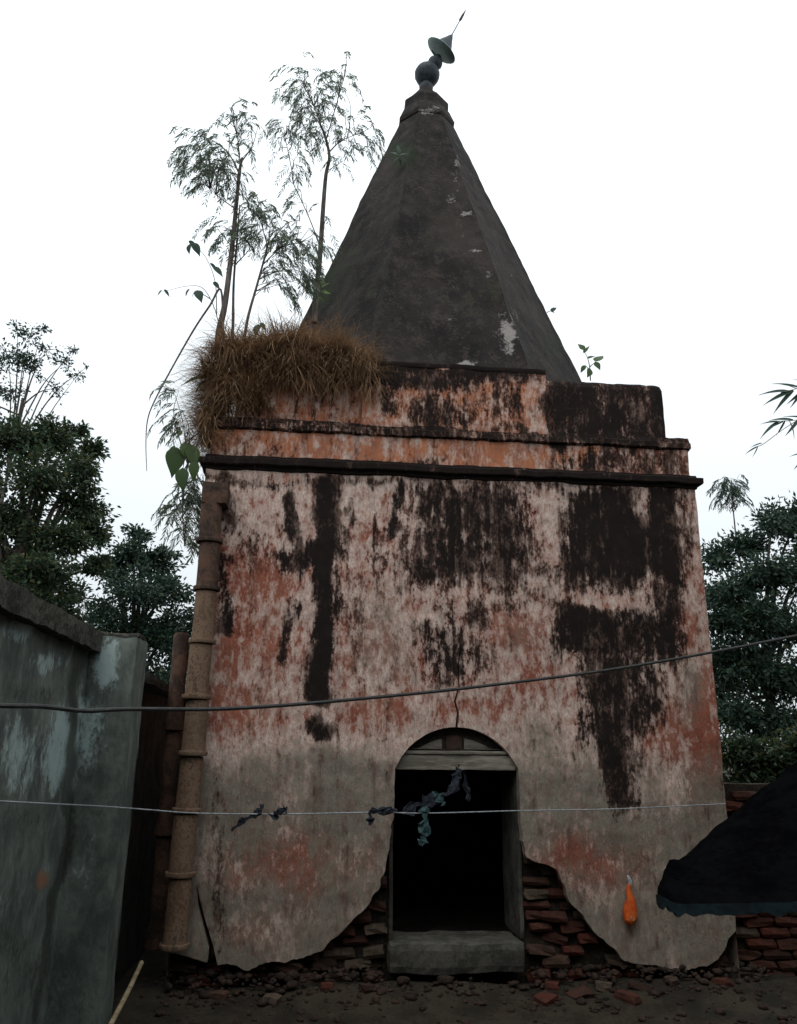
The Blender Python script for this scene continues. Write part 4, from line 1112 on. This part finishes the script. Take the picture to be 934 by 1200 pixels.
# ---- background trees
def tree(name, label, base, clumps, mat, leaf=.11, dens=1.0, trunk_r=.16, group=None, cat='tree', droop=.3):
    """base: ground point; clumps: (point, radius, count)"""
    t = thing(name, label, cat, tuple(base), group)
    B = Vector(base)
    cen = [Vector(c) for c, r, n in clumps]
    top = sum(cen, Vector((0, 0, 0)))/len(cen)
    fork = Vector((B.x*.4+top.x*.6, B.y*.4+top.y*.6, B.z+(top.z-B.z)*.55))
    vf = [tube_vf(spline([B, B.lerp(fork, .5)+Vector((.1, 0, 0)), fork, fork.lerp(top, .8)], 5), [trunk_r*(1-.045*i) for i in range(16)], 9)]
    cents = []; dirs = []; tw = []
    for (c, r, n) in clumps:
        c = Vector(c); j = fork.lerp(top, random.uniform(0, .8)); md = j.lerp(c, .5)+Vector((0, 0, .15*(c-j).length))
        vf.append(tube_vf(spline([j, md, c], 5), [trunk_r*.34*(1-.085*i) for i in range(11)], 6))
        nsub = max(6, int(n/60))
        for q in range(nsub):
            dvec = Vector((random.gauss(0, 1), random.gauss(0, 1), random.gauss(.15, .8))).normalized()
            rr = r*random.uniform(.45, 1.12)
            tip_ = c+Vector((dvec.x*rr, dvec.y*rr, dvec.z*rr*.85))
            tw.append(tube_vf(spline([c, c.lerp(tip_, .5)+Vector((0, 0, .06*r)), tip_], 3), [.012, .011, .01, .008, .006, .005, .004], 4, False))
            k = int(n/nsub*dens)
            sp_ = r*random.uniform(.16, .30)
            off = RNG.normal(size=(k, 3))*sp_; off[:, 2] *= .7
            pc = np.array(tip_)+off-np.outer(RNG.uniform(0, .4, k), np.array(dvec)*r)
            cents.append(pc); dd = off/(sp_+1e-6)*.5+np.array(dvec)*.6+RNG.normal(size=(k, 3))*.6; dd[:, 2] -= droop; dirs.append(dd)
    mesh_obj('trunk', *join(vf), MT['bark'], t, True)
    mesh_obj('twigs', *join(tw), MT['bark'], t)['kind'] = 'stuff'
    cents = np.concatenate(cents); dirs = np.concatenate(dirs)
    leaves_obj('crown', cents, dirs, RNG.uniform(.7, 1.3, len(cents))*leaf, RNG.uniform(.35, .55, len(cents))*leaf, MT[mat], t, .2)
    return t
def clump(px, py, rpx, Y, n):
    p = at(px, py, Y); return (tuple(p), rpx*px_scale(p), n)
def gbase(px, Y):
    p = at(px, 880, Y); return (p[0], Y, -.05)
YT = 9.0
tree('shade_tree', 'large dense dark green tree standing behind the teal house', gbase(-20, YT), [clump(x, y, r, YT+dy, n) for x, y, r, dy, n in
     [(20, 515, 34, 0, 1500), (62, 515, 28, .4, 1200), (95, 548, 26, 0, 1100), (112, 528, 14, .3, 450), (40, 560, 40, -.5, 1700), (90, 590, 32, .3, 1300), (20, 610, 42, 0, 1700), (70, 635, 36, -.3, 1500), (108, 625, 22, .6, 800), (25, 665, 36, .5, 1300), (60, 690, 30, 0, 1000), (-30, 540, 46, 0, 1600), (-40, 620, 50, .5, 1600), (-90, 560, 50, 0, 1400), (-90, 640, 50, 0, 1300), (110, 665, 18, .5, 500), (85, 505, 16, 1, 450), (-20, 700, 40, .5, 1000), (30, 700, 34, -1.0, 1000), (0, 690, 36, -1.2, 1000), (50, 670, 30, -1.1, 900), (5, 740, 40, .4, 1000), (70, 720, 26, .6, 700), (-60, 740, 50, .4, 1000)]], 'leaf_dark', .105, 1.25, .22)
tree('airy_tree', 'airy open-branched tree rising above the large dense tree', gbase(-60, 12), [clump(x, y, r, 12, n) for x, y, r, n in
     [(35, 395, 16, 90), (10, 420, 22, 160), (55, 410, 14, 70), (75, 425, 12, 70), (40, 435, 18, 110), (-20, 440, 34, 300), (15, 460, 20, 150), (65, 455, 14, 60), (-40, 400, 26, 220), (102, 430, 3, 8), (-60, 480, 40, 400), (20, 385, 10, 40), (50, 385, 8, 30), (85, 410, 8, 30), (90, 440, 8, 30), (28, 415, 14, 70)]], 'leaf_blue', .095, 1.6, .07)
YT2 = 15.0
tree('far_tree', 'rounded blue-green tree beyond the alley between house and temple', gbase(165, YT2), [clump(x, y, r, YT2+dy, n) for x, y, r, dy, n in
     [(155, 648, 24, 0, 1000), (180, 660, 24, .4, 1000), (135, 675, 26, 0, 1000), (200, 690, 22, 0, 800), (165, 695, 36, -.5, 1600), (205, 735, 24, .4, 900), (150, 745, 34, 0, 1500), (185, 755, 32, 0, 1400), (115, 720, 26, .3, 600), (105, 745, 26, 0, 700), (140, 785, 34, 0, 1200), (190, 795, 34, 0, 1200), (215, 770, 22, .5, 700), (235, 720, 26, .8, 700), (100, 790, 34, .5, 900), (90, 700, 18, .8, 350), (85, 765, 30, .6, 700), (120, 655, 12, .5, 200), (165, 628, 14, .3, 350), (195, 650, 14, .2, 350)]], 'leaf_blue', .135, 1.15, .2)
YR = 5.5
tree('leafy_tree', 'dense glossy dark tree crowding the side of the temple', gbase(900, YR), [clump(x, y, r, YR+dy, n) for x, y, r, dy, n in
     [(842, 655, 24, .4, 800), (870, 640, 26, .5, 900), (905, 615, 26, 0, 900), (935, 610, 26, .2, 900), (960, 640, 40, 0, 1200), (860, 690, 30, 0, 1300), (900, 670, 30, -.3, 1300), (940, 680, 34, 0, 1400), (850, 730, 30, .3, 1300), (890, 730, 36, -.3, 1700), (935, 740, 36, 0, 1700), (850, 780, 32, .2, 1500), (890, 790, 40, 0, 1800), (940, 800, 40, 0, 1800), (860, 840, 36, 0, 1500), (910, 850, 40, 0, 1600), (960, 860, 40, 0, 1400), (990, 740, 50, 0, 1600), (830, 700, 24, 1, 700), (835, 810, 30, 1, 900)]], 'leaf_blue', .085, 1.3, .12)
tree('undergrowth_bush', 'low black-green bush in the gloom behind the brick wall', gbase(900, 2.4), [clump(x, y, r, 2.4, n) for x, y, r, n in [(870, 885, 26, 1200), (905, 895, 30, 1300), (945, 880, 36, 1300), (880, 930, 30, 1100), (930, 930, 34, 1100), (985, 890, 40, 1200)]], 'leaf_dark', .075, 1.3, .05, cat='bush')
pinnate('wispy_sapling', 'pale wispy sapling above the dense tree beside the temple', [([(872, 680), (864, 640), (860, 605), (857, 575)], .02, .006), ([(860, 600), (870, 580)], .006, .003), ([(859, 590), (848, 578)], .006, .003)],
        [(855, 563, 13, 8, 18), (866, 572, 12, 8, 14), (845, 574, 8, 6, 8), (857, 585, 12, 6, 8)], 6.5, leaf=.10, mat='leaf_blue', fr_len=(.15, .32))

# ---- bamboo beyond the right of the yard
bx0 = at(1010, 880, 3.2)
bb = thing('bamboo', 'bamboo culm whose narrow-leaved twigs hang beside the temple parapet', 'bamboo', (bx0[0], 3.2, -.05))
culm = spline([(bx0[0], 3.2, -.05), tuple(at(1012, 650, 3.2)), tuple(at(1000, 450, 3.2)), tuple(at(965, 400, 3.2))], 8)
mesh_obj('culm', *tube_vf(culm, [.045-.0014*i for i in range(len(culm))], 9), MT['bamboo'], bb, True)
def lance_mesh():
    V = []; Fc = []
    for i in range(7):
        t = i/6; w = .065*math.sin(PI*(.08+.92*t)**.7) if i < 6 else 0
        V += [(t, -w, -.25*t*t), (t, 0, -.25*t*t-.02), (t, w, -.25*t*t)]
    for i in range(6):
        for k in range(2): Fc.append((i*3+k, i*3+3+k, i*3+4+k, i*3+1+k))
    me = bpy.data.meshes.new('leaf'); me.from_pydata(V, [], Fc); me.update(); me.materials.append(MT['leaf_blue'])
    a_ = me.attributes.new('var', 'FLOAT', 'POINT'); a_.data.foreach_set('value', [.5]*len(V)); return me
LM = lance_mesh()
tw = []
for (path, leaves) in [([(992, 440), (960, 448), (935, 455), (915, 460)], [(925, 458, 896, 455), (928, 458, 900, 466), (930, 457, 908, 476), (934, 456, 920, 448), (940, 455, 912, 444), (942, 456, 930, 474), (950, 452, 925, 470), (960, 450, 935, 440)]),
                       ([(1000, 470), (965, 485), (935, 492), (905, 494)], [(912, 494, 893, 505), (914, 494, 896, 492), (920, 493, 912, 509), (925, 493, 935, 510), (930, 492, 908, 487), (936, 492, 925, 506), (940, 490, 950, 508), (946, 490, 922, 484), (918, 494, 900, 500)]),
                       ([(935, 492), (915, 505), (895, 520), (885, 524)], [(888, 523, 873, 530), (888, 523, 884, 536), (893, 519, 880, 522)]),
                       ([(1004, 500), (970, 520), (945, 530)], [(945, 530, 926, 532), (950, 528, 935, 545), (955, 526, 940, 520)])]:
    P_ = [Vector(at(x, y, 3.0)) for x, y in path]
    tw.append(tube_vf(spline(P_, 5), .005, 5))
    for (x, y, x2, y2) in leaves:
        p = Vector(at(x, y, 3.0)); q = Vector(at(x2, y2, 3.0+random.uniform(-.12, .12)))
        d = (q-p); o = bpy.data.objects.new('leaf', LM); C.objects.link(o); o.parent = bb
        up_ = Vector((random.gauss(0, .3), -.9, .5)); y_ = up_.cross(d.normalized()).normalized(); z_ = d.normalized().cross(y_)
        o.matrix_local = Matrix.Translation(p-wloc(bb))@Matrix((d.normalized(), y_, z_)).transposed().to_4x4()@Matrix.Scale(d.length*1.05, 4)
mesh_obj('twig', *join(tw), MT['bamboo'], bb, True)

# ------------------------------------------------------------------ added unseen houses that block sky light from the lower facade
ch = thing('blocker_house', 'added unseen plastered house behind the camera, blocking low sky light', 'house', (1.0, -9.7, 0))
mesh_obj('wall', *rough_box((1.0, -9.9, 2.0), (13, 5.6, 4.3), .5, .01, 2, 3, .02), MT['house'], ch)
mesh_obj('roof', *rough_box((1.0, -9.75, 4.22), (13.6, 6.5, .2), .6, .01, 2, 3, .02), MT['coping'], ch)
for x in (-4.0, -1.2, 3.2, 5.6):
    w_ = mesh_obj('window', *box_vf((x, -7.08, 1.6), (1.0, .06, 1.2)), MT['shutter'], ch)
    mesh_obj('sill', *box_vf((x, -7.02, .95), (1.2, .2, .08)), MT['stone'], w_)
d_ = mesh_obj('door', *box_vf((1.0, -7.08, 1.05), (1.1, .06, 2.1)), MT['shutter'], ch)
mesh_obj('handle', *box_vf((1.4, -7.03, 1.0), (.03, .05, .14)), MT['iron'], d_)
sh = thing('side_blocker_house', 'added unseen plastered house on the tarpaulin side, blocking sky light', 'house', (6.6, -4.0, 0))  # added out of view to cut sky light from the right
mesh_obj('wall', *rough_box((6.6, -4.0, 2.2), (3.6, 6.4, 4.7), .4, .01, 2, 3, .02), MT['house'], sh)
mesh_obj('roof', *rough_box((6.6, -4.0, 4.62), (4.3, 7.0, .2), .5, .01, 2, 3, .02), MT['coping'], sh)
for y in (-5.6, -2.6):
    w_ = mesh_obj('window', *box_vf((4.79, y, 2.4), (.06, 1.0, 1.2)), MT['shutter'], sh)
    mesh_obj('sill', *box_vf((4.74, y, 1.76), (.2, 1.2, .08)), MT['stone'], w_)
